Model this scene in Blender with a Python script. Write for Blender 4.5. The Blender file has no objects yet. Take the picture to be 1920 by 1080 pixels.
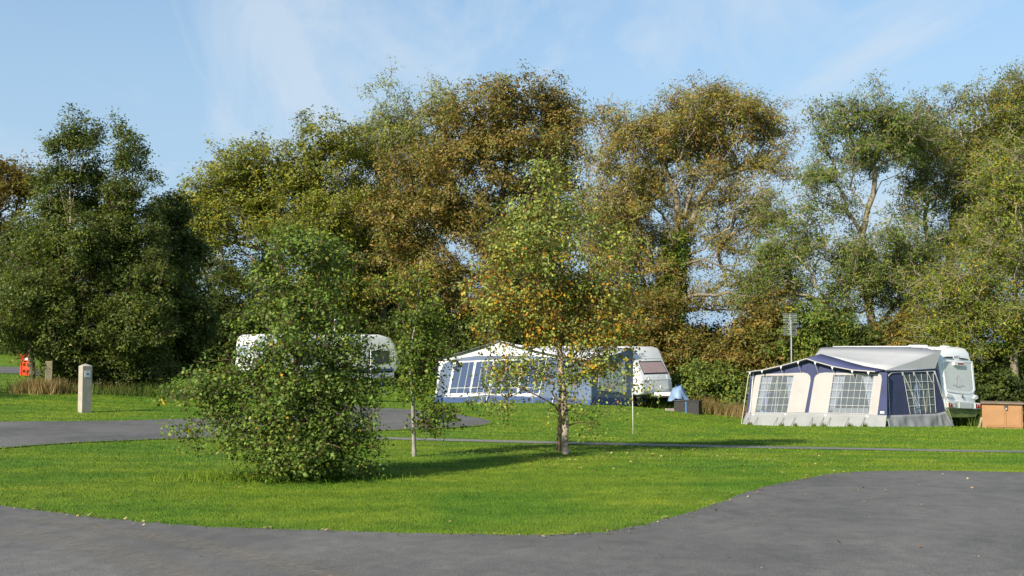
import bpy, bmesh, math, random
import numpy as np
from mathutils import Vector, Matrix
from mathutils.geometry import tessellate_polygon, delaunay_2d_cdt

rng = np.random.default_rng(11)
random.seed(11)
scn = bpy.context.scene
col = scn.collection

# ------------------------------------------------------------------ camera
CAM_H = 1.6
F = 1900.0                                  # focal length in photo pixels (photo is 1920 wide)
TH = math.atan(100 / F)                     # camera looks slightly upwards, horizon at v = 640
cd = bpy.data.cameras.new('camera')
cam = bpy.data.objects.new('camera', cd)
col.objects.link(cam)
cam.location = (0, 0, CAM_H)
cam.rotation_euler = (math.pi / 2 + TH, 0, 0)
cd.sensor_width = 36
cd.lens = 36 * F / 1920
cd.clip_start = 0.1
cd.clip_end = 8000
scn.camera = cam

# ------------------------------------------------------------------ light
SUN_EL = math.radians(31)
SUN_AZ = math.radians(48)                   # shadows run right and away: angle from +X towards +Y
shadow = Vector((math.cos(SUN_AZ) * math.cos(SUN_EL), math.sin(SUN_AZ) * math.cos(SUN_EL), -math.sin(SUN_EL)))
sd = bpy.data.lights.new('sun', 'SUN')
sd.energy = 4.6
sd.angle = math.radians(0.53)
sd.color = (1.0, 0.93, 0.80)
sun = bpy.data.objects.new('sun', sd)
col.objects.link(sun)
sun.rotation_euler = shadow.to_track_quat('-Z', 'Y').to_euler()
sun.location = (-20, -20, 30)

wd = bpy.data.worlds.new('World')
scn.world = wd
wd.use_nodes = True
wt = wd.node_tree
bgn = wt.nodes['Background']
sky = wt.nodes.new('ShaderNodeTexSky')
sky.sky_type = 'NISHITA'
sky.sun_disc = False
sky.sun_elevation = SUN_EL
to_sun = -shadow
sky.sun_rotation = math.atan2(to_sun.x, to_sun.y)
sky.air_density = 1.4
sky.dust_density = 0.2
sky.ozone_density = 4.0
# thin cirrus: noise on a plane high above, so that it flattens towards the horizon
tc = wt.nodes.new('ShaderNodeTexCoord')
sep = wt.nodes.new('ShaderNodeSeparateXYZ')
wt.links.new(tc.outputs['Generated'], sep.inputs[0])
addz = wt.nodes.new('ShaderNodeMath'); addz.operation = 'MAXIMUM'; addz.inputs[1].default_value = 0.0
wt.links.new(sep.outputs['Z'], addz.inputs[0])
addz2 = wt.nodes.new('ShaderNodeMath'); addz2.operation = 'ADD'; addz2.inputs[1].default_value = 0.12
wt.links.new(addz.outputs[0], addz2.inputs[0])
dx = wt.nodes.new('ShaderNodeMath'); dx.operation = 'DIVIDE'
dy = wt.nodes.new('ShaderNodeMath'); dy.operation = 'DIVIDE'
wt.links.new(sep.outputs['X'], dx.inputs[0]); wt.links.new(addz2.outputs[0], dx.inputs[1])
wt.links.new(sep.outputs['Y'], dy.inputs[0]); wt.links.new(addz2.outputs[0], dy.inputs[1])
cmb = wt.nodes.new('ShaderNodeCombineXYZ')
wt.links.new(dx.outputs[0], cmb.inputs[0]); wt.links.new(dy.outputs[0], cmb.inputs[1])
mp = wt.nodes.new('ShaderNodeMapping')
mp.inputs['Rotation'].default_value = (0, 0, math.radians(60))
mp.inputs['Location'].default_value = (8.1, 2.2, 0)
mp.inputs['Scale'].default_value = (1.4, 0.5, 1)
wt.links.new(cmb.outputs[0], mp.inputs[0])
cn = wt.nodes.new('ShaderNodeTexNoise')
cn.inputs['Scale'].default_value = 1.1
cn.inputs['Detail'].default_value = 7
cn.inputs['Roughness'].default_value = 0.6
cn.inputs['Distortion'].default_value = 1.0
wt.links.new(mp.outputs[0], cn.inputs['Vector'])
cr = wt.nodes.new('ShaderNodeMapRange')
cr.inputs['From Min'].default_value = 0.47
cr.inputs['From Max'].default_value = 0.66
cr.inputs['To Min'].default_value = 0.0
cr.inputs['To Max'].default_value = 0.62
wt.links.new(cn.outputs['Fac'], cr.inputs['Value'])
mx = wt.nodes.new('ShaderNodeMix'); mx.data_type = 'RGBA'
mx.inputs['B'].default_value = (4.0, 4.6, 5.25, 1)
hz_ = wt.nodes.new('ShaderNodeMapRange')          # thin milky veil low in the sky
hz_.interpolation_type = 'SMOOTHSTEP'
hz_.inputs['From Min'].default_value = 0.55; hz_.inputs['From Max'].default_value = 0.0
hz_.inputs['To Min'].default_value = 0.0; hz_.inputs['To Max'].default_value = 0.97
wt.links.new(addz.outputs[0], hz_.inputs['Value'])
mv = wt.nodes.new('ShaderNodeMix'); mv.data_type = 'RGBA'
mv.inputs['B'].default_value = (2.5, 3.6, 4.9, 1)
wt.links.new(hz_.outputs[0], mv.inputs['Factor'])
wt.links.new(sky.outputs[0], mv.inputs['A'])
wt.links.new(cr.outputs[0], mx.inputs['Factor'])
wt.links.new(mv.outputs['Result'], mx.inputs['A'])
wt.links.new(mx.outputs['Result'], bgn.inputs['Color'])
bgn.inputs['Strength'].default_value = 0.100

scn.view_settings.view_transform = 'Standard'
scn.view_settings.look = 'None'
scn.view_settings.gamma = 1
scn.view_settings.exposure = 0.75
scn.cycles.max_bounces = 7
scn.cycles.transparent_max_bounces = 12
scn.cycles.use_denoising = True

# ------------------------------------------------------------------ geometry from the photograph
def ray(u, v):
    du, dv = (u - 960) / F, (540 - v) / F
    return Vector((du, math.cos(TH) - dv * math.sin(TH), math.sin(TH) + dv * math.cos(TH)))
def P(u, v, Y):                              # the point at depth Y that the photo shows at (u, v)
    d = ray(u, v)
    return Vector((d.x * Y / d.y, Y, CAM_H + d.z * Y / d.y))

ANCH = []
for x in (-14, -8, -3, 3, 8, 14):
    for y in (-6, 0, 5, 9.3):
        ANCH.append((x, y, 0.0))
for u, v, Y in [(590, 900, 12.3), (1060, 850, 16), (777, 858, 15.6), (158, 773, 24.3), (1700, 885, 13), (1900, 848, 17.5),
                (1300, 836, 18.5), (700, 822, 19), (1393, 800, 37), (1660, 799, 32.4), (1783, 798, 34.4), (1880, 805, 33),
                (816, 757, 46), (1109, 757, 39.7), (1187, 761, 41.5), (1300, 774, 40), (690, 722, 54), (470, 716, 50),
                (925, 795, 24), (690, 810, 21), (700, 767, 31), (48, 703, 45), (0, 688, 60), (10, 655, 74),
                (180, 735, 31), (1350, 778, 44), (600, 704, 62), (1187, 815, 23.5), (1900, 790, 42), (390, 738, 37),
                (0, 842, 16.2), (0, 792, 21.5)]:
    p = P(u, v, Y); ANCH.append((p.x, p.y, p.z))
A = np.array(ANCH)
def _phi(r): return np.where(r > 1e-9, r * r * np.log(np.maximum(r, 1e-9)), 0.0)
def _fit():
    n = len(A)
    d = np.hypot(A[:, None, 0] - A[None, :, 0], A[:, None, 1] - A[None, :, 1]) / 20
    K = _phi(d) + np.eye(n) * 0.02
    Q = np.c_[np.ones(n), A[:, :2] / 20]
    M = np.block([[K, Q], [Q.T, np.zeros((3, 3))]])
    return np.linalg.solve(M, np.r_[A[:, 2], 0, 0, 0])
W_ = _fit()
def terr(x, y):                              # height of the ground
    x = np.asarray(x, float); y = np.asarray(y, float)
    sh = x.shape
    X, Y = x.ravel(), y.ravel()
    cx, cy = np.clip(X, -45, 45), np.clip(Y, -10, 80)
    out = np.zeros(len(X))
    for s in range(0, len(X), 20000):
        e = s + 20000
        d = np.hypot(cx[s:e, None] - A[None, :, 0], cy[s:e, None] - A[None, :, 1]) / 20
        out[s:e] = _phi(d) @ W_[:-3] + W_[-3] + W_[-2] * cx[s:e] / 20 + W_[-1] * cy[s:e] / 20
    far = np.clip((np.hypot(X, Y) - 75) / 60, 0, 1); far = far * far * (3 - 2 * far)
    return (out * (1 - far) - 2.5 * far).reshape(sh)
def tz(x, y): return float(terr(np.array([x]), np.array([y]))[0])
_ys = np.concatenate([np.linspace(3, 30, 900), np.linspace(30.05, 95, 1100)])
def G(u, v):                                 # where the ray through (u, v) meets the ground
    d = ray(u, v)
    xs = d.x / d.y * _ys; zs = CAM_H + d.z / d.y * _ys
    h = zs - terr(xs, _ys)
    k = np.argmax(h < 0)
    if h[k] >= 0: k = len(_ys) - 1
    k = max(k, 1)
    t = h[k - 1] / (h[k - 1] - h[k] + 1e-12); t = min(max(t, 0), 1)
    y = _ys[k - 1] + t * (_ys[k] - _ys[k - 1])
    x = d.x / d.y * y
    return Vector((x, y, tz(x, y)))

# ------------------------------------------------------------------ materials
def nodes(name):
    m = bpy.data.materials.new(name); m.use_nodes = True
    t = m.node_tree
    return m, t, t.nodes['Principled BSDF']
def mat(name, c, rough=0.6, amt=0.12, scale=6.0, bump=0.0, bscale=60.0, spec=0.4, metal=0.0, dirt=None):
    m, t, b = nodes(name)
    b.inputs['Roughness'].default_value = rough
    b.inputs['Specular IOR Level'].default_value = spec
    b.inputs['Metallic'].default_value = metal
    g = t.nodes.new('ShaderNodeNewGeometry')
    n = t.nodes.new('ShaderNodeTexNoise'); n.inputs['Scale'].default_value = scale; n.inputs['Detail'].default_value = 5
    t.links.new(g.outputs['Position'], n.inputs['Vector'])
    r = t.nodes.new('ShaderNodeValToRGB')
    r.color_ramp.elements[0].position = 0.3; r.color_ramp.elements[1].position = 0.7
    lo = dirt if dirt else tuple(x * (1 - amt) for x in c)
    r.color_ramp.elements[0].color = (*lo, 1)
    r.color_ramp.elements[1].color = (*[min(1, x * (1 + amt)) for x in c], 1)
    t.links.new(n.outputs['Fac'], r.inputs['Fac'])
    t.links.new(r.outputs['Color'], b.inputs['Base Color'])
    if bump:
        n2 = t.nodes.new('ShaderNodeTexNoise'); n2.inputs['Scale'].default_value = bscale; n2.inputs['Detail'].default_value = 3
        t.links.new(g.outputs['Position'], n2.inputs['Vector'])
        bp = t.nodes.new('ShaderNodeBump'); bp.inputs['Strength'].default_value = bump; bp.inputs['Distance'].default_value = 0.02
        t.links.new(n2.outputs['Fac'], bp.inputs['Height'])
        t.links.new(bp.outputs['Normal'], b.inputs['Normal'])
    return m

def lawn_mat():
    m, t, b = nodes('lawn')
    b.inputs['Roughness'].default_value = 0.75
    b.inputs['Specular IOR Level'].default_value = 0.12
    g = t.nodes.new('ShaderNodeNewGeometry')
    mpn = t.nodes.new('ShaderNodeMapping'); mpn.inputs['Scale'].default_value = (1, 1, 0)
    t.links.new(g.outputs['Position'], mpn.inputs[0])
    def noise(s, d=4, dist=0.0):
        n = t.nodes.new('ShaderNodeTexNoise'); n.inputs['Scale'].default_value = s; n.inputs['Detail'].default_value = d
        n.inputs['Distortion'].default_value = dist
        t.links.new(mpn.outputs[0], n.inputs['Vector']); return n
    def ramp(src, p0, c0, p1, c1):
        r = t.nodes.new('ShaderNodeValToRGB')
        r.color_ramp.elements[0].position = p0; r.color_ramp.elements[0].color = (*c0, 1)
        r.color_ramp.elements[1].position = p1; r.color_ramp.elements[1].color = (*c1, 1)
        t.links.new(src, r.inputs['Fac']); return r
    r1 = ramp(noise(0.55, 5, 0.5).outputs['Fac'], 0.36, (0.082, 0.162, 0.014), 0.66, (0.150, 0.208, 0.018))
    r2 = ramp(noise(3.2, 5).outputs['Fac'], 0.30, (0.70, 0.80, 0.7), 0.72, (1.22, 1.15, 1.1))
    wv = t.nodes.new('ShaderNodeTexWave'); wv.bands_direction = 'Y'; wv.inputs['Scale'].default_value = 0.32
    wv.inputs['Distortion'].default_value = 3.0; wv.inputs['Detail'].default_value = 2; wv.inputs['Detail Scale'].default_value = 0.25
    t.links.new(mpn.outputs[0], wv.inputs['Vector'])
    r4 = ramp(wv.outputs['Fac'], 0.25, (0.90, 0.93, 0.9), 0.75, (1.10, 1.05, 1.05))
    # bare / dry spots
    r3 = ramp(noise(1.7, 6, 0.3).outputs['Fac'], 0.69, (0, 0, 0), 0.78, (1, 1, 1))
    at = t.nodes.new('ShaderNodeAttribute'); at.attribute_name = 'rnd'
    mr = t.nodes.new('ShaderNodeMapRange'); mr.inputs['To Min'].default_value = 0.86; mr.inputs['To Max'].default_value = 1.17
    t.links.new(at.outputs['Fac'], mr.inputs['Value'])
    m1 = t.nodes.new('ShaderNodeMix'); m1.data_type = 'RGBA'; m1.blend_type = 'MULTIPLY'; m1.inputs['Factor'].default_value = 1
    t.links.new(r1.outputs['Color'], m1.inputs['A']); t.links.new(r2.outputs['Color'], m1.inputs['B'])
    m2 = t.nodes.new('ShaderNodeMix'); m2.data_type = 'RGBA'
    t.links.new(r3.outputs['Color'], m2.inputs['Factor'])
    t.links.new(m1.outputs['Result'], m2.inputs['A']); m2.inputs['B'].default_value = (0.17, 0.15, 0.04, 1)
    m3 = t.nodes.new('ShaderNodeMix'); m3.data_type = 'RGBA'; m3.blend_type = 'MULTIPLY'; m3.inputs['Factor'].default_value = 1
    m4 = t.nodes.new('ShaderNodeMix'); m4.data_type = 'RGBA'; m4.blend_type = 'MULTIPLY'; m4.inputs['Factor'].default_value = 1
    t.links.new(m2.outputs['Result'], m4.inputs['A']); t.links.new(r4.outputs['Color'], m4.inputs['B'])
    t.links.new(m4.outputs['Result'], m3.inputs['A']); t.links.new(mr.outputs[0], m3.inputs['B'])
    t.links.new(m3.outputs['Result'], b.inputs['Base Color'])
    n5 = noise(45, 4)
    bp = t.nodes.new('ShaderNodeBump'); bp.inputs['Strength'].default_value = 0.8; bp.inputs['Distance'].default_value = 0.03
    t.links.new(n5.outputs['Fac'], bp.inputs['Height']); t.links.new(bp.outputs['Normal'], b.inputs['Normal'])
    return m

def tarmac_mat(name='tarmac', k=1.0):
    m, t, b = nodes(name)
    b.inputs['Roughness'].default_value = 0.85
    b.inputs['Specular IOR Level'].default_value = 0.3
    g = t.nodes.new('ShaderNodeNewGeometry')
    def noise(s, d, dist=0):
        n = t.nodes.new('ShaderNodeTexNoise'); n.inputs['Scale'].default_value = s; n.inputs['Detail'].default_value = d
        n.inputs['Distortion'].default_value = dist
        t.links.new(g.outputs['Position'], n.inputs['Vector']); return n
    def ramp(src, p0, c0, p1, c1):
        r = t.nodes.new('ShaderNodeValToRGB')
        r.color_ramp.elements[0].position = p0; r.color_ramp.elements[0].color = (*c0, 1)
        r.color_ramp.elements[1].position = p1; r.color_ramp.elements[1].color = (*c1, 1)
        t.links.new(src, r.inputs['Fac']); return r
    r1 = ramp(noise(0.5, 6, 0.4).outputs['Fac'], 0.32, (0.090 * k, 0.088 * k, 0.084 * k), 0.68, (0.140 * k, 0.136 * k, 0.128 * k))
    r2 = ramp(noise(75, 4).outputs['Fac'], 0.30, (0.70, 0.70, 0.70), 0.72, (1.30, 1.29, 1.27))
    r3 = ramp(noise(5, 6, 0.6).outputs['Fac'], 0.28, (0.80, 0.80, 0.80), 0.7, (1.14, 1.13, 1.10))
    m1 = t.nodes.new('ShaderNodeMix'); m1.data_type = 'RGBA'; m1.blend_type = 'MULTIPLY'; m1.inputs['Factor'].default_value = 1
    t.links.new(r1.outputs['Color'], m1.inputs['A']); t.links.new(r2.outputs['Color'], m1.inputs['B'])
    m2 = t.nodes.new('ShaderNodeMix'); m2.data_type = 'RGBA'; m2.blend_type = 'MULTIPLY'; m2.inputs['Factor'].default_value = 1
    t.links.new(m1.outputs['Result'], m2.inputs['A']); t.links.new(r3.outputs['Color'], m2.inputs['B'])
    r5 = ramp(noise(0.9, 3, 0.2).outputs['Fac'], 0.66, (1, 1, 1), 0.74, (0.78, 0.78, 0.79))
    m5 = t.nodes.new('ShaderNodeMix'); m5.data_type = 'RGBA'; m5.blend_type = 'MULTIPLY'; m5.inputs['Factor'].default_value = 1
    t.links.new(m2.outputs['Result'], m5.inputs['A']); t.links.new(r5.outputs['Color'], m5.inputs['B'])
    t.links.new(m5.outputs['Result'], b.inputs['Base Color'])
    bp = t.nodes.new('ShaderNodeBump'); bp.inputs['Strength'].default_value = 0.6; bp.inputs['Distance'].default_value = 0.008
    t.links.new(noise(130, 3).outputs['Fac'], bp.inputs['Height']); t.links.new(bp.outputs['Normal'], b.inputs['Normal'])
    return m

def leaf_mat():
    m, t, b = nodes('leaves')
    at = t.nodes.new('ShaderNodeAttribute'); at.attribute_name = 'col'
    b.inputs['Roughness'].default_value = 0.5
    b.inputs['Specular IOR Level'].default_value = 0.18
    t.links.new(at.outputs['Color'], b.inputs['Base Color'])
    tr = t.nodes.new('ShaderNodeBsdfTranslucent')
    mu = t.nodes.new('ShaderNodeMix'); mu.data_type = 'RGBA'; mu.blend_type = 'MULTIPLY'; mu.inputs['Factor'].default_value = 1
    mu.inputs['B'].default_value = (1.5, 1.45, 0.7, 1)
    t.links.new(at.outputs['Color'], mu.inputs['A'])
    t.links.new(mu.outputs['Result'], tr.inputs['Color'])
    ms = t.nodes.new('ShaderNodeMixShader'); ms.inputs[0].default_value = 0.28
    t.links.new(b.outputs[0], ms.inputs[1]); t.links.new(tr.outputs[0], ms.inputs[2])
    t.links.new(ms.outputs[0], t.nodes['Material Output'].inputs['Surface'])
    return m

def vinyl_mat(name, tint, alpha):
    m, t, b = nodes(name)
    b.inputs['Base Color'].default_value = (*tint, 1)
    b.inputs['Roughness'].default_value = 0.08
    b.inputs['Specular IOR Level'].default_value = 0.6
    tr = t.nodes.new('ShaderNodeBsdfTransparent'); tr.inputs[0].default_value = (0.9, 0.92, 0.95, 1)
    ms = t.nodes.new('ShaderNodeMixShader'); ms.inputs[0].default_value = alpha
    t.links.new(tr.outputs[0], ms.inputs[1]); t.links.new(b.outputs[0], ms.inputs[2])
    t.links.new(ms.outputs[0], t.nodes['Material Output'].inputs['Surface'])
    return m

def birch_bark():
    m, t, b = nodes('birch_bark')
    b.inputs['Roughness'].default_value = 0.7
    g = t.nodes.new('ShaderNodeNewGeometry')
    mpn = t.nodes.new('ShaderNodeMapping'); mpn.inputs['Scale'].default_value = (9, 9, 26)
    t.links.new(g.outputs['Position'], mpn.inputs[0])
    n = t.nodes.new('ShaderNodeTexNoise'); n.inputs['Scale'].default_value = 1.0; n.inputs['Detail'].default_value = 5
    t.links.new(mpn.outputs[0], n.inputs['Vector'])
    r = t.nodes.new('ShaderNodeValToRGB')
    e = r.color_ramp.elements
    e[0].position = 0.36; e[0].color = (0.09, 0.065, 0.05, 1)
    e[1].position = 0.52; e[1].color = (0.40, 0.30, 0.21, 1)
    e2 = e.new(0.75); e2.color = (0.50, 0.42, 0.33, 1)
    t.links.new(n.outputs['Fac'], r.inputs['Fac']); t.links.new(r.outputs['Color'], b.inputs['Base Color'])
    return m

def mud_mat():
    m, t, b = nodes('dried_mud')
    b.inputs['Base Color'].default_value = (0.215, 0.185, 0.15, 1)
    b.inputs['Roughness'].default_value = 0.95
    g = t.nodes.new('ShaderNodeNewGeometry')
    n = t.nodes.new('ShaderNodeTexNoise'); n.inputs['Scale'].default_value = 16; n.inputs['Detail'].default_value = 8; n.inputs['Roughness'].default_value = 0.7
    t.links.new(g.outputs['Position'], n.inputs['Vector'])
    at = t.nodes.new('ShaderNodeAttribute'); at.attribute_name = 'rnd'
    mm = t.nodes.new('ShaderNodeMath'); mm.operation = 'MULTIPLY'
    mr = t.nodes.new('ShaderNodeMapRange'); mr.inputs['From Min'].default_value = 0.30; mr.inputs['From Max'].default_value = 0.66
    mr.inputs['To Max'].default_value = 0.6
    t.links.new(n.outputs['Fac'], mr.inputs['Value'])
    t.links.new(mr.outputs[0], mm.inputs[0]); t.links.new(at.outputs['Fac'], mm.inputs[1])
    tr = t.nodes.new('ShaderNodeBsdfTransparent')
    ms = t.nodes.new('ShaderNodeMixShader')
    t.links.new(mm.outputs[0], ms.inputs[0]); t.links.new(tr.outputs[0], ms.inputs[1]); t.links.new(b.outputs[0], ms.inputs[2])
    t.links.new(ms.outputs[0], t.nodes['Material Output'].inputs['Surface'])
    return m

M = dict(
    lawn=lawn_mat(), tarmac=tarmac_mat(), pathtop=tarmac_mat('worn_path', 1.45), leaf=leaf_mat(), birch=birch_bark(), mud=mud_mat(),
    bark=mat('bark', (0.15, 0.12, 0.085), 0.85, 0.35, 3.0, 0.5, 25),
    ashbark=mat('ash_bark', (0.205, 0.17, 0.12), 0.85, 0.30, 2.0, 0.5, 25),
    darkbark=mat('dark_bark', (0.11, 0.085, 0.06), 0.85, 0.35, 4.0, 0.5, 25),
    smoothbark=mat('smooth_grey_bark', (0.25, 0.225, 0.19), 0.7, 0.3, 9.0, 0.3, 40),
    paletwig=mat('pale_twig', (0.29, 0.235, 0.165), 0.85, 0.25, 2.0),
    twig=mat('twig_brown', (0.13, 0.075, 0.04), 0.7, 0.25, 8),
    stake=mat('stake_wood', (0.21, 0.16, 0.10), 0.8, 0.25, 7, 0.4, 50),
    post=mat('post_wood', (0.37, 0.325, 0.26), 0.75, 0.16, 5, 0.3, 60),
    oldpost=mat('old_post_wood', (0.30, 0.25, 0.15), 0.85, 0.25, 5, 0.3, 60),
    white=mat('white_gel_coat', (0.74, 0.74, 0.72), 0.28, 0.03, 1.2, spec=0.5),
    offwhite=mat('off_white_panel', (0.70, 0.69, 0.65), 0.4, 0.06, 1.5, spec=0.45),
    greypanel=mat('grey_panel', (0.60, 0.60, 0.57), 0.4, 0.05, 1.5),
    black=mat('black_rubber', (0.02, 0.02, 0.02), 0.6, 0.1, 8),
    under=mat('chassis', (0.05, 0.045, 0.04), 0.8, 0.3, 5),
    algae=mat('algae_skirt', (0.16, 0.20, 0.05), 0.7, 0.25, 3),
    red=mat('red_lens', (0.30, 0.02, 0.02), 0.15, 0.1, 10),
    cream=mat('cream_canvas', (0.42, 0.388, 0.37), 0.85, 0.06, 1.6, 0.5, 4),
    blue=mat('blue_canvas', (0.050, 0.058, 0.128), 0.85, 0.14, 1.5, 0.5, 4),
    skirt=mat('grey_skirt', (0.27, 0.27, 0.268), 0.7, 0.10, 1.6, 0.6, 3.5),
    roof=mat('grey_roof_canvas', (0.40, 0.40, 0.395), 0.7, 0.05, 0.9, 0.4, 2.2),
    lace=mat('lace_curtain', (0.58, 0.58, 0.60), 0.9, 0.18, 28),
    bluecanvas=mat('slate_blue_canvas', (0.115, 0.15, 0.225), 0.85, 0.10, 1.2, 0.25, 6),
    royal=mat('royal_blue_canvas', (0.045, 0.075, 0.175), 0.8, 0.12, 1.5, 0.25, 6),
    whitecanvas=mat('white_canvas', (0.62, 0.62, 0.61), 0.8, 0.04, 1.2, 0.3, 4),
    rope=mat('pale_cord', (0.62, 0.60, 0.54), 0.8, 0.1, 20),
    darkrope=mat('dark_cord', (0.10, 0.10, 0.10), 0.8, 0.1, 20),
    bluerope=mat('blue_cord', (0.06, 0.20, 0.42), 0.7, 0.1, 20),
    alu=mat('aluminium', (0.62, 0.63, 0.64), 0.35, 0.06, 20, metal=0.7),
    vinyl=vinyl_mat('clear_vinyl', (0.30, 0.33, 0.38), 0.22),
    dvinyl=vinyl_mat('tinted_vinyl', (0.09, 0.13, 0.24), 0.62),
    glass=mat('dark_window', (0.07, 0.075, 0.08), 0.12, 0.1, 2, spec=0.6),
    pink=mat('rose_blind', (0.40, 0.28, 0.28), 0.2, 0.05, 2, spec=0.5),
    bluewin=mat('pale_blue_window', (0.36, 0.43, 0.52), 0.15, 0.08, 2, spec=0.6),
    shed=mat('tan_shed_panel', (0.34, 0.175, 0.075), 0.6, 0.07, 2.5, 0.2, 30),
    shedlid=mat('brown_shed_lid', (0.17, 0.125, 0.085), 0.7, 0.2, 3),
    wicker=mat('black_wicker', (0.03, 0.03, 0.033), 0.5, 0.4, 40, 0.8, 35),
    tarp=mat('blue_tarpaulin', (0.17, 0.25, 0.37), 0.5, 0.16, 3, 0.6, 8),
    orange=mat('orange_plastic', (0.62, 0.062, 0.018), 0.45, 0.12, 6),
    hooks=mat('white_plastic', (0.62, 0.62, 0.60), 0.4, 0.05, 6),
    seatblue=mat('blue_seat_cloth', (0.10, 0.32, 0.66), 0.8, 0.1, 6),
    lilac=mat('lilac_cloth', (0.30, 0.29, 0.55), 0.8, 0.1, 6),
    towel=mat('pale_blue_towel', (0.40, 0.52, 0.74), 0.9, 0.12, 9, 0.4, 30),
    straw=mat('cream_cushion', (0.58, 0.52, 0.36), 0.9, 0.1, 8),
    plaque=mat('plaque_white', (0.62, 0.66, 0.70), 0.4, 0.04, 8),
    terracotta=mat('terracotta_panel', (0.42, 0.17, 0.06), 0.6, 0.1, 6),
)

# ------------------------------------------------------------------ object helpers
BASE = {}
def tag(o, label=None, cat=None, group=None, kind=None):
    if label: o['label'] = label
    if cat: o['category'] = cat
    if group: o['group'] = group
    if kind: o['kind'] = kind
    return o
def thing(name, loc, label, cat, group=None):
    o = bpy.data.objects.new(name, None); col.objects.link(o)
    o.location = loc; o.empty_display_size = 0.2
    BASE[o.name] = Vector(loc)
    return tag(o, label, cat, group)
def link(name, me, m, parent):
    o = bpy.data.objects.new(name, me); col.objects.link(o)
    me.materials.append(m)
    if parent is not None:
        o.parent = parent
        BASE[o.name] = BASE[parent.name]
    else:
        BASE[o.name] = Vector((0, 0, 0))
    return o
def np_mesh(name, V, Fq, m, parent=None, smooth=False, attr=None, col_attr=None, nside=4):
    base = np.array(BASE[parent.name]) if parent is not None else np.zeros(3)
    V = np.asarray(V, np.float32) - base.astype(np.float32)
    Fq = np.asarray(Fq, np.int32)
    me = bpy.data.meshes.new(name)
    me.vertices.add(len(V)); me.vertices.foreach_set('co', V.ravel())
    me.loops.add(Fq.size); me.loops.foreach_set('vertex_index', Fq.ravel())
    me.polygons.add(len(Fq)); me.polygons.foreach_set('loop_start', np.arange(0, Fq.size, nside, dtype=np.int32))
    me.update(calc_edges=True)
    if smooth: me.polygons.foreach_set('use_smooth', np.ones(len(Fq), bool))
    if attr is not None:
        a = me.attributes.new('rnd', 'FLOAT', 'POINT'); a.data.foreach_set('value', np.asarray(attr, np.float32))
    if col_attr is not None:
        a = me.attributes.new('col', 'FLOAT_COLOR', 'POINT'); a.data.foreach_set('color', np.asarray(col_attr, np.float32).ravel())
    return link(name, me, m, parent)
class MB:                                    # collects faces in world space
    def __init__(s): s.v = []; s.f = []
    def add(s, vs, fs):
        o = len(s.v); s.v += [Vector(v) for v in vs]; s.f += [[i + o for i in f] for f in fs]; return s
    def hexa(s, p):                          # eight corners: bottom 4, top 4
        return s.add(p, [(3, 2, 1, 0), (4, 5, 6, 7), (0, 1, 5, 4), (1, 2, 6, 5), (2, 3, 7, 6), (3, 0, 4, 7)])
    def box(s, c, sx, sy, sz, rz=0.0):
        r = Matrix.Rotation(rz, 3, 'Z'); c = Vector(c)
        p = [c + r @ Vector((a * sx / 2, b * sy / 2, d * sz / 2)) for d in (-1, 1) for a, b in ((-1, -1), (1, -1), (1, 1), (-1, 1))]
        return s.hexa(p)
    def tube(s, pts, r, n=6, cap=True):
        pts = [Vector(p) for p in pts]; rs = r if isinstance(r, (list, tuple)) else [r] * len(pts)
        vs = []; fs = []
        ref = Vector((0.31, 0.17, 0.93))
        for i, p in enumerate(pts):
            d = (pts[min(i + 1, len(pts) - 1)] - pts[max(i - 1, 0)])
            d = d.normalized() if d.length > 1e-9 else Vector((0, 0, 1))
            x = d.cross(ref)
            if x.length < 0.15: x = d.cross(Vector((1, 0, 0)))
            x.normalize(); y = d.cross(x)
            for k in range(n):
                a = 2 * math.pi * k / n
                vs.append(p + (x * math.cos(a) + y * math.sin(a)) * rs[i])
        for i in range(len(pts) - 1):
            for k in range(n):
                fs.append((i * n + k, i * n + (k + 1) % n, (i + 1) * n + (k + 1) % n, (i + 1) * n + k))
        if cap:
            fs.append(tuple(range(n))[::-1]); fs.append(tuple((len(pts) - 1) * n + k for k in range(n)))
        return s.add(vs, fs)
    def loft(s, A_, B_, thick=None):
        n = len(A_); vs = list(A_) + list(B_)
        fs = [(i, i + 1, n + i + 1, n + i) for i in range(n - 1)]
        return s.add(vs, fs)
    def build(s, name, m, parent=None, smooth=False, bevel=0.0, seg=2, solid=0.0):
        base = BASE[parent.name] if parent is not None else Vector((0, 0, 0))
        me = bpy.data.meshes.new(name)
        me.from_pydata([tuple(v - base) for v in s.v], [], s.f)
        bm = bmesh.new(); bm.from_mesh(me)
        bmesh.ops.recalc_face_normals(bm, faces=bm.faces)
        if bevel:
            bmesh.ops.bevel(bm, geom=bm.edges[:], offset=bevel, segments=seg, affect='EDGES', profile=0.5, clamp_overlap=True)
        if solid:
            bmesh.ops.solidify(bm, geom=bm.faces[:], thickness=solid)
        bm.to_mesh(me); bm.free()
        if smooth:
            me.polygons.foreach_set('use_smooth', [True] * len(me.polygons))
        return link(name, me, m, parent)
class Plane:                                 # a real plane in the place; at() reads where a pixel of the photo lies on it
    def __init__(s, a, b, c, face_cam=True):
        s.o = Vector(a); s.n = (Vector(b) - s.o).cross(Vector(c) - s.o).normalized()
        if face_cam and s.n.dot(Vector((0, 0, CAM_H)) - s.o) < 0: s.n = -s.n
    def at(s, u, v, off=0.0):
        d = ray(u, v); c = Vector((0, 0, CAM_H))
        t = (s.o - c).dot(s.n) / d.dot(s.n)
        return c + d * t + s.n * off
def vplane(a, b):
    return Plane((a[0], a[1], 0), (b[0], b[1], 0), (a[0], a[1], 1))
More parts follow.
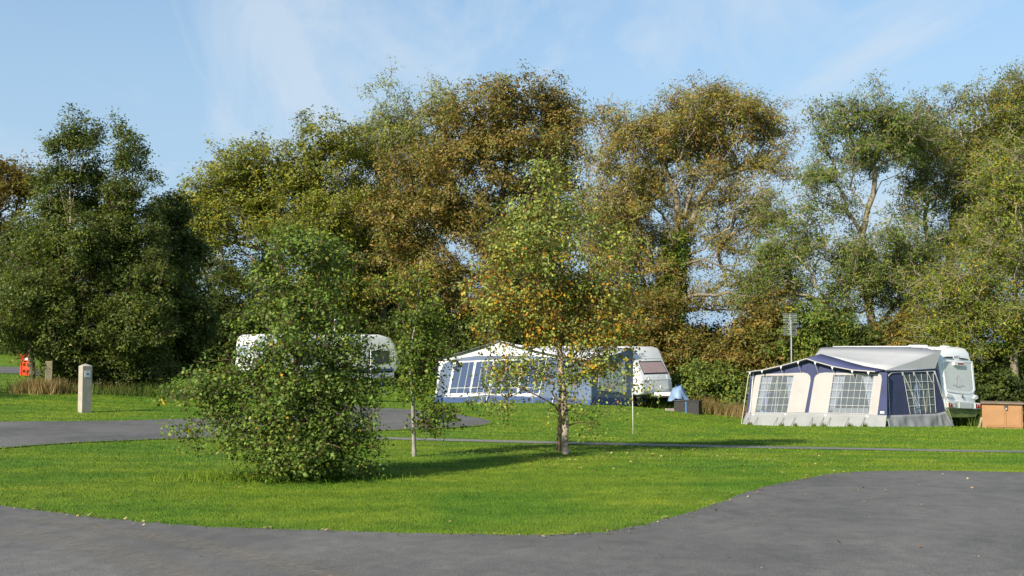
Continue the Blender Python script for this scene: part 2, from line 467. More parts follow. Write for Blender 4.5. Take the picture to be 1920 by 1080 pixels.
def slab(mb, loops, n, thick):               # flat panel with holes; loops of 3-D points, n = outward normal
    loops = [[Vector(p) for p in l] for l in loops]
    tris = tessellate_polygon(loops)
    flat = [p for l in loops for p in l]; k = len(flat)
    vs = flat + [p - n * thick for p in flat]
    fs = [tuple(t) for t in tris] + [tuple(i + k for i in t)[::-1] for t in tris]
    o = 0
    for l in loops:
        m = len(l)
        for i in range(m):
            a, b = o + i, o + (i + 1) % m
            fs.append((a, b, b + k, a + k))
        o += m
    mb.add(vs, fs); return mb
def panel(name, loops_px, pl, zoom, off, thick, m, parent, bevel=0.0):
    ls = [[pl.at(*zoom(x, y), off) for x, y in l] for l in loops_px]
    return slab(MB(), ls, pl.n, thick).build(name, m, parent, bevel=bevel)
def bar(pl, zoom, pts, off, r, mb=None, n=5):
    mb = mb or MB()
    return mb.tube([pl.at(*zoom(x, y), off) for x, y in pts], r, n)
def drape(name, pl, zoom, quad, off, m, parent, waves=5, amp=0.03, nx=24, nz=8):
    tl, tr, br, bl = quad
    vs = []; fs = []
    for j in range(nz + 1):
        t = j / nz
        for i in range(nx + 1):
            s_ = i / nx
            x = (tl[0] * (1 - s_) + tr[0] * s_) * (1 - t) + (bl[0] * (1 - s_) + br[0] * s_) * t
            y = (tl[1] * (1 - s_) + tr[1] * s_) * (1 - t) + (bl[1] * (1 - s_) + br[1] * s_) * t
            vs.append(pl.at(*zoom(x, y), off + amp * math.sin(s_ * waves * 6.283 + 0.6 * t)))
    for j in range(nz):
        for i in range(nx):
            a = j * (nx + 1) + i; fs.append((a, a + 1, a + nx + 2, a + nx + 1))
    return MB().add(vs, fs).build(name, m, parent, smooth=True, solid=0.004)
def text_mesh(name, body, o, xdir, up, size, m, parent):
    cu = bpy.data.curves.new('lettering', 'FONT'); cu.body = body; cu.size = size; cu.extrude = 0.002
    tmp = bpy.data.objects.new('lettering', cu); col.objects.link(tmp)
    dg = bpy.context.evaluated_depsgraph_get(); dg.update()
    me = bpy.data.meshes.new_from_object(tmp.evaluated_get(dg))
    bpy.data.objects.remove(tmp)
    x = Vector(xdir).normalized(); y = Vector(up).normalized(); z = x.cross(y)
    base = BASE[parent.name]
    for v in me.vertices:
        v.co = Vector(o) + x * v.co.x + y * v.co.y + z * v.co.z - base
    me.materials.clear()
    return link(name, me, m, parent)
ID = lambda x, y: (x, y)
def zoomer(x0, y0, k): return lambda x, y: (x0 + x / k, y0 + y / k)

#@@GROUND
# ------------------------------------------------------------------ ground, roads, lawn
gx = np.concatenate([[-4000, -1500, -500, -220, -120, -85, -70], np.arange(-60, -24, 1.0), np.arange(-24, 24.1, 0.5), np.arange(25, 60.1, 1.0), [70, 85, 120, 220, 500, 1500, 4000]])
gy = np.concatenate([[-2000, -500, -100, -30], np.arange(-12, 2, 1.0), np.arange(2, 50, 0.5), np.arange(50, 82.1, 1.0), [90, 105, 130, 180, 300, 700, 2000, 5000]])
XX, YY = np.meshgrid(gx, gy)
ZZ = terr(XX, YY)
nx_, ny_ = len(gx), len(gy)
idx = np.arange(nx_ * ny_).reshape(ny_, nx_)
Fq = np.stack([idx[:-1, :-1], idx[:-1, 1:], idx[1:, 1:], idx[1:, :-1]], -1).reshape(-1, 4)
ground = np_mesh('ground', np.stack([XX, YY, ZZ], -1).reshape(-1, 3), Fq, M['lawn'], None, True, attr=np.full(nx_ * ny_, 0.4))
tag(ground, kind='structure')

def smooth_line(pts, n=6):                   # Catmull-Rom through plan points
    pts = [Vector((p[0], p[1])) for p in pts]; out = []
    for i in range(len(pts) - 1):
        p0, p1, p2, p3 = pts[max(i - 1, 0)], pts[i], pts[i + 1], pts[min(i + 2, len(pts) - 1)]
        for k in range(n):
            t = k / n
            out.append(0.5 * ((2 * p1) + (p2 - p0) * t + (2 * p0 - 5 * p1 + 4 * p2 - p3) * t * t + (3 * p1 - p0 - 3 * p2 + p3) * t ** 3))
    out.append(pts[-1]); return out
def inside(poly, x, y):
    x = np.asarray(x); y = np.asarray(y); r = np.zeros(x.shape, bool)
    n = len(poly)
    for i in range(n):
        x1, y1 = poly[i]; x2, y2 = poly[(i + 1) % n]
        if y1 == y2: continue
        c = ((y1 > y) != (y2 > y)) & (x < (x2 - x1) * (y - y1) / (y2 - y1) + x1)
        r ^= c
    return r
ROADS = []
def sheet(name, poly, m, off, step=0.5, register=True):
    poly = [Vector((p[0], p[1])) for p in poly]
    dense = []
    for i in range(len(poly)):
        a, b = poly[i], poly[(i + 1) % len(poly)]
        k = max(1, int((b - a).length / step))
        dense += [a + (b - a) * (j / k) for j in range(k)]
    ar = np.array([(p.x, p.y) for p in dense])
    gx2, gy2 = np.meshgrid(np.arange(ar[:, 0].min(), ar[:, 0].max(), step), np.arange(ar[:, 1].min(), ar[:, 1].max(), step))
    gx2 = gx2.ravel() + 0.013; gy2 = gy2.ravel() + 0.017
    k = inside(ar, gx2, gy2)
    pts = dense + [Vector((x, y)) for x, y in zip(gx2[k], gy2[k])]
    n = len(dense)
    vo, eo, fo, *_ = delaunay_2d_cdt(pts, [(i, (i + 1) % n) for i in range(n)], [list(range(n))], 1, 1e-5)
    va = np.array([(p.x, p.y) for p in vo])
    z = terr(va[:, 0], va[:, 1]) + off
    me = bpy.data.meshes.new(name)
    me.from_pydata([(a[0], a[1], c) for a, c in zip(va, z)], [], [tuple(f) for f in fo])
    bm = bmesh.new(); bm.from_mesh(me)
    bmesh.ops.recalc_face_normals(bm, faces=bm.faces)
    if sum(f.normal.z for f in bm.faces) < 0: bmesh.ops.reverse_faces(bm, faces=bm.faces)
    bm.to_mesh(me); bm.free()
    me.polygons.foreach_set('use_smooth', [True] * len(me.polygons))
    o = link(name, me, m, None); tag(o, kind='structure')
    if register: ROADS.append(ar)
    return o
def jig(line, a=0.02):
    w_ = np.convolve(rng.normal(0, 1, len(line) + 4), np.ones(5) / 5, 'valid') * a * 3
    line = [Vector((p.x, p.y + w)) for p, w in zip(line, w_)]
    return [Vector((p.x + rng.normal(0, a), p.y + rng.normal(0, a))) for p in line]
def gp(*uv): return [G(u, v).to_2d() for u, v in uv]

front_edge = gp((0, 950), (130, 966), (250, 980), (400, 990), (560, 996), (700, 1000), (850, 1004), (1000, 1005), (1090, 1003),
                (1150, 997), (1230, 980), (1300, 960), (1400, 925), (1480, 905), (1560, 890), (1640, 885), (1760, 884), (1920, 887))
front_edge = gp((-420, 878), (-220, 912), (-100, 934)) + front_edge + [Vector((9.0, 12.6)), Vector((14, 12.2))]
edge = jig(smooth_line(front_edge, 10), 0.012)
sheet('driveway', edge + [Vector((14, -9)), Vector((-20, -9)), Vector((-20, 10))], M['tarmac'], 0.012)
lf = gp((-420, 880), (-200, 860), (0, 842), (120, 833), (300, 825), (430, 820), (560, 815), (690, 810), (800, 805), (880, 801), (915, 797), (926, 793))
lb = gp((905, 786), (850, 777), (760, 768), (690, 765), (600, 762), (520, 766), (420, 782), (320, 787), (200, 790), (0, 792), (-200, 797), (-420, 806))
sheet('camp_road', jig(smooth_line(lf, 8), 0.012) + jig(smooth_line(lb, 8), 0.012), M['tarmac'], 0.016)
fu = gp((690, 764), (560, 752), (418, 736), (363, 733), (200, 712), (60, 690), (0, 688))
fl = gp((0, 700), (60, 703), (200, 722), (363, 742), (418, 743), (540, 767))
sheet('back_road', jig(smooth_line(fu + [Vector((-40, 62))], 5)) + jig(smooth_line([Vector((-40, 48))] + fl, 5)), M['tarmac'], 0.020)
pt_ = gp((432, 817), (560, 816), (690, 819.5), (900, 825), (1100, 830), (1300, 834.5), (1600, 840.5), (1920, 846))
pb_ = gp((1920, 849.5), (1600, 844), (1300, 838.3), (1100, 834), (900, 829), (690, 823.5), (560, 820), (432, 820))
sheet('footpath', jig(smooth_line(pt_ + [Vector((13, 17.5))], 8), 0.008) + jig(smooth_line([Vector((13, 17.0))] + pb_, 8), 0.008), M['pathtop'], 0.009, step=0.4)

def track(pts, w):
    line = smooth_line([G(u, v).to_2d() for u, v in pts], 8)
    V = []; R = []; Fs = []
    ws = [-1, -0.55, 0, 0.55, 1]; rv = [0, 0.6, 1, 0.6, 0]
    for i, p in enumerate(line):
        d = (line[min(i + 1, len(line) - 1)] - line[max(i - 1, 0)]).normalized(); nrm = Vector((-d.y, d.x))
        for a, b in zip(ws, rv):
            q = p + nrm * a * w / 2
            V.append((q.x, q.y, 0)); R.append(b * min(1, i / 6))
    V = np.array(V); V[:, 2] = terr(V[:, 0], V[:, 1]) + 0.018
    for i in range(len(line) - 1):
        for k in range(4): Fs.append((i * 5 + k, i * 5 + k + 1, i * 5 + 6 + k, i * 5 + 5 + k))
    o = np_mesh('mud_track', V, Fs, M['mud'], None, True, attr=R); tag(o, kind='structure')
track([(40, 972), (130, 985), (219, 999), (328, 1017), (437, 1039), (530, 1061), (598, 1079), (680, 1105), (760, 1140)], 0.42)
track([(-30, 993), (60, 1005), (120, 1017), (219, 1042), (292, 1063), (346, 1080), (420, 1110), (500, 1150)], 0.45)

# grass blades on the lawns
def scatter(zone, dens):
    x0, x1, y0, y1 = zone
    n = int((x1 - x0) * (y1 - y0) * dens)
    x = rng.uniform(x0, x1, n); y = rng.uniform(y0, y1, n)
    k = np.abs(x) < 0.53 * y + 1.0
    x, y = x[k], y[k]
    k = np.zeros(len(x), bool)
    for r in ROADS: k |= inside(r, x, y)
    return x[~k], y[~k]
def blades(x, y, h, w, name=None, lean=0.5):
    n = len(x); z = terr(x, y)
    a = rng.uniform(0, 6.283, n); b = rng.uniform(0, 6.283, n)
    hh = h * rng.uniform(0.55, 1.25, n); ww = w * rng.uniform(0.7, 1.3, n)
    V = np.empty((n, 3, 3))
    V[:, 0] = np.stack([x + np.cos(a) * ww, y + np.sin(a) * ww, z - 0.01], -1)
    V[:, 1] = np.stack([x - np.cos(a) * ww, y - np.sin(a) * ww, z - 0.01], -1)
    V[:, 2] = np.stack([x + np.cos(b) * hh * lean, y + np.sin(b) * hh * lean, z + hh], -1)
    R = np.repeat(rng.uniform(0, 1, n), 3)
    return V.reshape(-1, 3), R
VV = []; RR = []
for zone, dens, h, w in [((-8, 8, 8, 13.5), 2600, 0.016, 0.0045), ((-11, 11, 13.5, 20), 900, 0.020, 0.007),
                         ((-16, 18, 20, 32), 200, 0.024, 0.014), ((-24, 24, 32, 48), 45, 0.03, 0.03)]:
    x, y = scatter(zone, dens)
    v, r = blades(x, y, h, w); VV.append(v); RR.append(r)
# ragged tufts along the kerbless edges
for ln in (edge, jig(smooth_line(lf, 8)), jig(smooth_line(lb, 8), 0.0)):
    q = np.array([(p.x, p.y) for p in ln]); s = rng.integers(0, len(q) - 1, 5200); t = rng.uniform(0, 1, 5200)[:, None]
    pp = q[s] * (1 - t) + q[s + 1] * t
    seg = np.hypot(*(q[s + 1] - q[s]).T)
    k = rng.uniform(0, seg.max(), len(s)) < seg
    pp = pp[k] + rng.normal(0, 0.035, (k.sum(), 2))
    v, r = blades(pp[:, 0], pp[:, 1], 0.045, 0.006, lean=0.8); VV.append(v); RR.append(r)
# taller uncut grass round the foot of the bushy birch
gb = G(575, 897)
a = rng.uniform(0, 6.283, 6000); rr = np.abs(rng.normal(0, 0.5, 6000))
v, r = blades(gb.x - 0.35 + np.cos(a) * rr * 1.15, gb.y + np.sin(a) * rr * 0.55, 0.085, 0.005); VV.append(v); RR.append(r)
V = np.concatenate(VV); R = np.concatenate(RR)
gr = np_mesh('lawn_grass', V, np.arange(len(V)).reshape(-1, 3), M['lawn'], None, False, attr=R, nside=3)
tag(gr, 'short mown green grass covering the lawns', 'grass', kind='stuff')

#@@TREES
# ------------------------------------------------------------------ trees
def resample(pts, step):
    pts = [Vector(p) for p in pts]; out = [pts[0]]
    for a, b in zip(pts[:-1], pts[1:]):
        k = max(1, int(round((b - a).length / step)))
        out += [a + (b - a) * ((j + 1) / k) for j in range(k)]
    return out
def leaves_mesh(C, n_per, sig, size, palette, R_, parent, aspect=0.62, flat=0.75, tint=None, keep=0.55, droop=0.0, jit=0.16, O=None, rnd=0.62, tri=False, name='crown'):
    m = len(C); n = m * n_per
    ci = np.repeat(np.arange(m), n_per)
    pos = C[ci] + R_.normal(0, 1, (n, 3)) * np.array([sig, sig, sig * flat])
    cols = np.array([p[0] for p in palette]); w = np.array([p[1] for p in palette], float); w /= w.sum()
    kc = R_.choice(len(cols), m, p=w)
    pick = np.where(R_.uniform(0, 1, n) < keep, kc[ci], R_.choice(len(cols), n, p=w))
    c = cols[pick]
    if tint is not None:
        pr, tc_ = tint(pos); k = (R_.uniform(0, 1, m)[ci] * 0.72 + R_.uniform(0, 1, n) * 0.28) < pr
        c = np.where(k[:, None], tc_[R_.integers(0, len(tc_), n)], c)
    c = c * np.exp(R_.normal(0, jit, (m,)))[ci][:, None] * np.exp(R_.normal(0, jit, (n, 1)))
    # leaves turn their faces outwards and up, loosely
    nn = R_.normal(0, rnd, (n, 3)); nn[:, 2] += 0.45
    if O is not None: nn += O[ci] * 0.75
    up = nn / (np.linalg.norm(nn, axis=1)[:, None] + 1e-9)
    d = R_.normal(0, 1, (n, 3)); d[:, 2] -= droop
    d -= up * (d * up).sum(1)[:, None]; d /= np.linalg.norm(d, axis=1)[:, None] + 1e-9
    s = np.cross(d, up)
    L = (size * R_.uniform(0.65, 1.3, n))[:, None]
    cc = np.concatenate([np.clip(c * np.array([2.05, 2.1, 1.4]), 0, 1), np.ones((n, 1))], 1)
    if tri:
        V = np.empty((n, 3, 3))
        V[:, 0] = pos - s * L * aspect * 0.5; V[:, 1] = pos + s * L * aspect * 0.5; V[:, 2] = pos + d * L
        np_mesh(name, V.reshape(-1, 3), np.arange(n * 3).reshape(-1, 3), M['leaf'], parent, col_attr=np.repeat(cc, 3, 0), nside=3)
        return
    V = np.empty((n, 4, 3))
    V[:, 0] = pos
    V[:, 1] = pos + d * L * 0.42 + s * L * aspect * 0.5 + up * L * 0.06
    V[:, 2] = pos + d * L
    V[:, 3] = pos + d * L * 0.42 - s * L * aspect * 0.5 + up * L * 0.06
    np_mesh(name, V.reshape(-1, 3), np.arange(n * 4).reshape(-1, 4), M['leaf'], parent, col_attr=np.repeat(cc, 4, 0))

def seg_tubes(a, b, ra, rb, k):
    n = len(a); d = b - a; d /= np.linalg.norm(d, axis=1)[:, None] + 1e-9
    ref = np.where(np.abs(d[:, 2:3]) > 0.9, np.array([[1.0, 0, 0]]), np.array([[0, 0, 1.0]]))
    x = np.cross(d, ref); x /= np.linalg.norm(x, axis=1)[:, None]; y = np.cross(d, x)
    V = np.empty((n, 2, k, 3))
    for i in range(k):
        o = x * math.cos(6.2832 * i / k) + y * math.sin(6.2832 * i / k)
        V[:, 0, i] = a + o * ra[:, None]; V[:, 1, i] = b + o * rb[:, None]
    base = np.arange(n)[:, None, None] * 2 * k
    i = np.arange(k); j = (i + 1) % k
    q = np.stack([i, j, j + k, i + k], -1)[None] + base
    return V.reshape(-1, 3), q.reshape(-1, 4)

def tree(name, label, cat, seed, Y, trunk, lobes, limbs=(), R0=0.25, tips=600, sub=5, sublen=0.6, nleaf=9, sig=0.2, size=0.17,
         palette=(), bf=0.35, bark='bark', twigmat=None, low=0.25, step=0.55, group=None, base=None, tint=None, aspect=0.62,
         droop=0.0, shell=0.42, rtip=0.012, depth=0.85, gnarl=0.12, keep=0.55, jit=0.16, ivy=None, subz=0.15, dvar=0.35, lmin=None, tw=0.5, per=6, clump=None):
    far = Y > 28
    if far: nleaf = int(nleaf * 1.65); size *= 0.92; aspect *= 0.9
    R_ = np.random.default_rng(seed)
    tp = [P(u, v, Y + (e[0] if e else 0)) for u, v, *e in trunk]
    b0 = tp[0].copy(); b0.z = tz(b0.x, b0.y) - 0.05
    if b0.z > tp[0].z: tp[0].z = b0.z
    else: tp[0] = b0
    root = thing(name, b0, label, cat, group)
    polys = [resample(tp, step)]
    for l in limbs: polys.append(resample([P(u, v, Y + (e[0] if e else 0)) for u, v, *e in l], step * 0.8))
    nodes_, par, pl_, ok = [], [], [], []
    seedpoly = []
    for pi, pg in enumerate(polys):
        ids = []
        if pi == 0: prev, pl0 = -1, 0.0
        else:
            dd = [(q - pg[0]).length for q in nodes_]; prev = int(np.argmin(dd)); pl0 = pl_[prev] + dd[prev]
            ids.append(prev)
        for i, p in enumerate(pg):
            q = p + Vector(R_.normal(0, 0.035 * step if i else 0, 3))
            nodes_.append(q); par.append(prev)
            pl0 += (q - nodes_[prev]).length if prev >= 0 else 0
            pl_.append(pl0); prev = len(nodes_) - 1; ids.append(prev)
            ok.append(pi > 0 or i >= low * len(pg))
        seedpoly.append(ids)
    ns = len(nodes_)
    # tips spread through the lobes of the crown
    cen = []; rad = []; wgt = []
    for lo in lobes:
        u, v, ru, rv = lo[:4]; wq = lo[4] if len(lo) > 4 else 1.0; dyy = lo[5] if len(lo) > 5 else None
        k = Y / F
        rd = depth * math.sqrt(ru * rv) * k
        if dyy is None: dyy = R_.normal(0, dvar * rd)
        c = P(u, v, Y + dyy); cen.append(c); rad.append((ru * k, rd, rv * k)); wgt.append(wq * ru * rv)
    cen = np.array(cen); rad = np.array(rad); wgt = np.array(wgt); wgt /= wgt.sum()
    # leaf masses: boughs (clumps) spread through the lobes, tips gathered round each bough
    nc = max(8, tips // per)
    li = R_.choice(len(cen), nc, p=wgt)
    dc = R_.normal(0, 1, (nc, 3)); dc /= np.linalg.norm(dc, axis=1)[:, None]
    kk = R_.normal(0, 2.6, (len(cen), 4, 3)); ph = R_.uniform(0, 6.283, (len(cen), 4))
    lump_ = np.sin(np.einsum('nkj,nj->nk', kk[li], dc) + ph[li]).sum(1) * (0.16 if far else 0.13)
    CC_ = cen[li] + dc * (1 + lump_)[:, None] * rad[li] * (R_.uniform(0, 1, nc) ** shell)[:, None] * R_.uniform(0.75, 1.2, nc)[:, None]
    cs = (clump if clump else 0.0115 * Y) * R_.uniform(0.65, 1.35, nc)
    wc = cs ** 2; ti = R_.choice(nc, tips, p=wc / wc.sum())
    g3 = R_.normal(0, 1, (tips, 3)); g3 *= np.minimum(1.0, 1.9 / (np.linalg.norm(g3, axis=1)[:, None] + 1e-9))
    T = CC_[ti] + g3 * np.array([1, 1, 0.62]) * cs[ti][:, None]
    d = g3 * 0.62 + dc[ti] * 0.55; d[:, 2] += 0.25
    d /= np.linalg.norm(d, axis=1)[:, None] + 1e-9
    T[:, 2] = np.maximum(T[:, 2], b0.z + 0.12)
    N = np.array([tuple(p) for p in nodes_]); N = np.concatenate([N, T]); n = len(N)
    parent = np.full(n, -1); parent[:ns] = par
    plen = np.zeros(n); plen[:ns] = pl_
    cost = np.full(n, np.inf); best = np.full(n, -1)
    for j in range(ns):
        if not ok[j]: continue
        c = np.linalg.norm(T - N[j], axis=1) * 1.0 + bf * plen[j]
        k = c < cost[ns:]; cost[ns:][k] = c[k]; best[ns:][k] = j
    order = list(range(ns)); free = np.zeros(n, bool); free[ns:] = True
    for _ in range(tips):
        i = int(np.argmin(np.where(free, cost, np.inf)))
        j = best[i]; parent[i] = j; plen[i] = plen[j] + np.linalg.norm(N[i] - N[j]); free[i] = False; order.append(i)
        c = np.linalg.norm(N[ns:] - N[i], axis=1) + bf * plen[i]
        k = (c < cost[ns:]) & free[ns:]
        cost[ns:][k] = c[k]; best[ns:][k] = i
    cnt = np.ones(n)
    for i in reversed(order):
        if parent[i] >= 0: cnt[parent[i]] += cnt[i]
    r = np.maximum(R0 * (cnt / cnt[0]) ** 0.47, rtip)
    # wood
    mb, ml = MB(), MB()
    for q, ids in enumerate(seedpoly):
        rs = [r[i] for i in ids]
        if q: rs = [min(rs[1] * 1.2, rs[0])] + rs[1:]
        if lmin and q - 1 in lmin: rs = [max(x, lmin[q - 1] * (1 - 0.5 * i / len(rs))) for i, x in enumerate(rs)]
        else: rs[0] *= 1.35
        (ml if q and twigmat and not far else mb).tube([N[i] for i in ids], rs, 9 if not q else 6, cap=False)
    V0 = np.array([tuple(v) for v in mb.v]); F0 = np.array(mb.f)
    ch = np.arange(ns, n); pa = parent[ch]
    a, b = N[pa], N[ch]
    ra = np.minimum(r[pa], r[ch] * 1.35); rb = r[ch]
    ln = np.linalg.norm(b - a, axis=1)[:, None]
    mid = (a + b) / 2 + R_.normal(0, 1, a.shape) * ln * gnarl
    V1, F1 = seg_tubes(np.concatenate([a, mid]), np.concatenate([mid, b]), np.concatenate([ra, (ra + rb) / 2]), np.concatenate([(ra + rb) / 2, rb]), 4)
    # twigs and leaves
    src = N[ns:]
    si = np.repeat(np.arange(len(src)), sub)
    out = src - N[pa]; out /= np.linalg.norm(out, axis=1)[:, None] + 1e-9
    dirs = out[si] * 0.55 + R_.normal(0, 0.75, (len(si), 3)); dirs[:, 2] += subz
    dirs /= np.linalg.norm(dirs, axis=1)[:, None]
    st = src[si] + (N[pa] - src)[si] * R_.uniform(0, 0.5, (len(si), 1))
    en = st + dirs * (sublen * R_.uniform(0.45, 1.25, len(si)))[:, None]
    en[:, 2] = np.maximum(en[:, 2], b0.z + 0.1)
    kt = R_.uniform(0, 1, len(si)) < tw
    V2, F2 = seg_tubes(st[kt], en[kt], np.full(kt.sum(), rtip * 0.8), np.full(kt.sum(), rtip * 0.35), 3)
    if twigmat is None:
        np_mesh('trunk', np.concatenate([V0, V1, V2]), np.concatenate([F0, F1 + len(V0), F2 + len(V0) + len(V1)]), M[bark], root, True)
    else:
        np_mesh('trunk', V0, F0, M[bark], root, True)
        Vl = np.array([tuple(v) for v in ml.v]).reshape(-1, 3); Fl = np.array(ml.f, int).reshape(-1, 4)
        np_mesh('branches', np.concatenate([V1, V2, Vl]), np.concatenate([F1, F2 + len(V1), Fl + len(V1) + len(V2)]), M[twigmat], root, True)
    t = R_.uniform(0.35, 1.0, (len(si), 1))
    C = st + (en - st) * t
    O = d[si] * 0.8 + dirs * 0.4
    leaves_mesh(C, nleaf, sig, size, palette, R_, root, aspect=aspect, tint=tint, droop=droop, keep=keep, jit=jit, O=O, tri=far)
    if ivy:
        k0, k1, rad_, cnt_ = ivy
        ids = seedpoly[0]; m0, m1 = int(k0 * len(ids)), max(int(k1 * len(ids)), int(k0 * len(ids)) + 2)
        q = N[ids[m0:m1]]
        s = R_.integers(0, len(q) - 1, cnt_); tt = R_.uniform(0, 1, (cnt_, 1))
        pp = q[s] * (1 - tt) + q[s + 1] * tt
        an = R_.uniform(0, 6.283, cnt_); rd = rad_ * R_.uniform(0.6, 1.25, cnt_)
        pp = pp + np.stack([np.cos(an) * rd, np.sin(an) * rd, np.zeros(cnt_)], -1)
        leaves_mesh(pp, 9, 0.13, 0.13, [((0.045, 0.072, 0.016), 3), ((0.075, 0.10, 0.02), 2)], R_, root, aspect=0.85, droop=0.3, tri=True, name='ivy', O=np.stack([np.cos(an), np.sin(an), np.zeros(cnt_)], -1))
    return root

# leaf colours (albedo)
OLIVE = [((0.096, 0.096, 0.016), 4), ((0.078, 0.090, 0.018), 3.5), ((0.130, 0.106, 0.016), 2.0), ((0.058, 0.070, 0.018), 2)]
ASHG = [((0.090, 0.105, 0.026), 4), ((0.120, 0.118, 0.030), 3), ((0.062, 0.082, 0.024), 2), ((0.15, 0.12, 0.03), 1)]
SYCA = [((0.108, 0.074, 0.026), 4), ((0.135, 0.088, 0.034), 3.2), ((0.082, 0.070, 0.022), 3), ((0.070, 0.074, 0.022), 4)]
RUST = [((0.125, 0.100, 0.026), 4), ((0.150, 0.082, 0.024), 3.2), ((0.105, 0.102, 0.028), 4), ((0.070, 0.084, 0.024), 2.5)]
GREEN = [((0.058, 0.082, 0.020), 4), ((0.078, 0.094, 0.022), 3), ((0.042, 0.060, 0.018), 3), ((0.11, 0.095, 0.02), 1)]
DARK = [((0.034, 0.046, 0.014), 4), ((0.048, 0.058, 0.015), 3), ((0.026, 0.036, 0.012), 3)]
BIRCHD = [((0.046, 0.060, 0.018), 4), ((0.062, 0.076, 0.020), 3), ((0.031, 0.042, 0.015), 3), ((0.085, 0.082, 0.018), 0.8)]
HAW = [((0.095, 0.070, 0.022), 4), ((0.070, 0.066, 0.020), 3), ((0.120, 0.070, 0.022), 2.2), ((0.052, 0.058, 0.018), 2)]
LIME = [((0.070, 0.090, 0.018), 4), ((0.104, 0.110, 0.018), 3), ((0.072, 0.090, 0.018), 3), ((0.15, 0.10, 0.017), 1)]
BROWN = [((0.095, 0.062, 0.015), 4), ((0.095, 0.070, 0.015), 2), ((0.062, 0.052, 0.015), 2)]

# --- row of tall trees behind the pitches
tree('sycamore_tree', 'rust brown tree at the far left edge, half hidden behind the birches', 'tree', 1, 70, [(-20, 690), (-15, 520), (-5, 420)],
     [(10, 340, 75, 45), (-40, 400, 70, 60), (30, 440, 60, 50), (-20, 530, 80, 60)], R0=0.35, tips=420, sub=5, nleaf=9, sig=0.26, size=0.26, palette=BROWN, bark='darkbark', sublen=0.8)
tree('oak_tree', 'olive gold oak with bare pale limbs, left of the tall row', 'tree', 2, 60, [(545, 700), (540, 600), (530, 520), (520, 440), (528, 360)],
     [(540, 285, 105, 48), (610, 290, 60, 50), (440, 345, 80, 52), (555, 360, 110, 55), (400, 420, 62, 60), (620, 420, 80, 70), (430, 520, 70, 70, 0.8),
      (480, 600, 80, 60, 0.7), (380, 400, 40, 45), (600, 540, 90, 80, 0.8), (480, 420, 60, 50, 0.8, 2.0), (500, 500, 70, 50, 0.8, 3.0), (420, 560, 60, 60, 0.8, 2.5), (540, 440, 60, 50, 0.6, -2.0), (360, 460, 40, 60, 0.8), (560, 620, 90, 60, 0.7, 2)],
     limbs=[[(530, 520), (505, 470), (470, 462), (430, 452)], [(525, 490), (480, 440), (455, 410)], [(528, 440), (570, 400), (590, 350)], [(520, 470), (460, 480), (425, 490)]],
     R0=0.36, tips=1150, sub=6, nleaf=8, sig=0.22, size=0.20, palette=OLIVE, bark='ashbark', sublen=0.75)
tree('ash_tree', 'feathery pale green ash top left of the brown crown', 'tree', 3, 63, [(715, 700), (718, 560), (735, 400), (748, 270)],
     [(752, 205, 50, 45, 0.75), (705, 240, 52, 45, 0.8), (812, 205, 36, 34, 0.75), (700, 310, 70, 60), (780, 290, 60, 60, 0.8), (680, 400, 62, 70), (690, 500, 80, 80), (760, 400, 70, 70)],
     R0=0.24, tips=900, sub=6, nleaf=8, sig=0.22, size=0.20, palette=ASHG, bark='ashbark', twigmat='paletwig', tw=0.9, aspect=0.42, sublen=0.85, droop=0.5)
tree('sycamore_tree', 'tall copper brown sycamore in the middle of the row', 'tree', 4, 56, [(930, 695), (925, 560), (930, 450), (945, 340), (955, 270)],
     [(950, 190, 105, 42), (860, 225, 72, 45), (1040, 225, 45, 55), (800, 320, 80, 52), (920, 290, 110, 60), (980, 270, 70, 60, 0.8), (1045, 310, 52, 58), (1000, 340, 80, 50, 0.8, 1.5), (760, 420, 80, 60),
      (870, 410, 100, 62), (985, 400, 90, 60), (820, 520, 90, 65), (960, 520, 100, 70), (1060, 410, 40, 50, 0.6)],
     limbs=[[(928, 500), (880, 420), (850, 340), (830, 270)], [(930, 450), (990, 380), (1020, 300), (1035, 240)], [(925, 540), (860, 500), (800, 430)], [(945, 350), (915, 280), (900, 220)]],
     R0=0.36, tips=1500, sub=6, nleaf=8, sig=0.20, size=0.185, palette=SYCA, bark='darkbark', sublen=0.7)
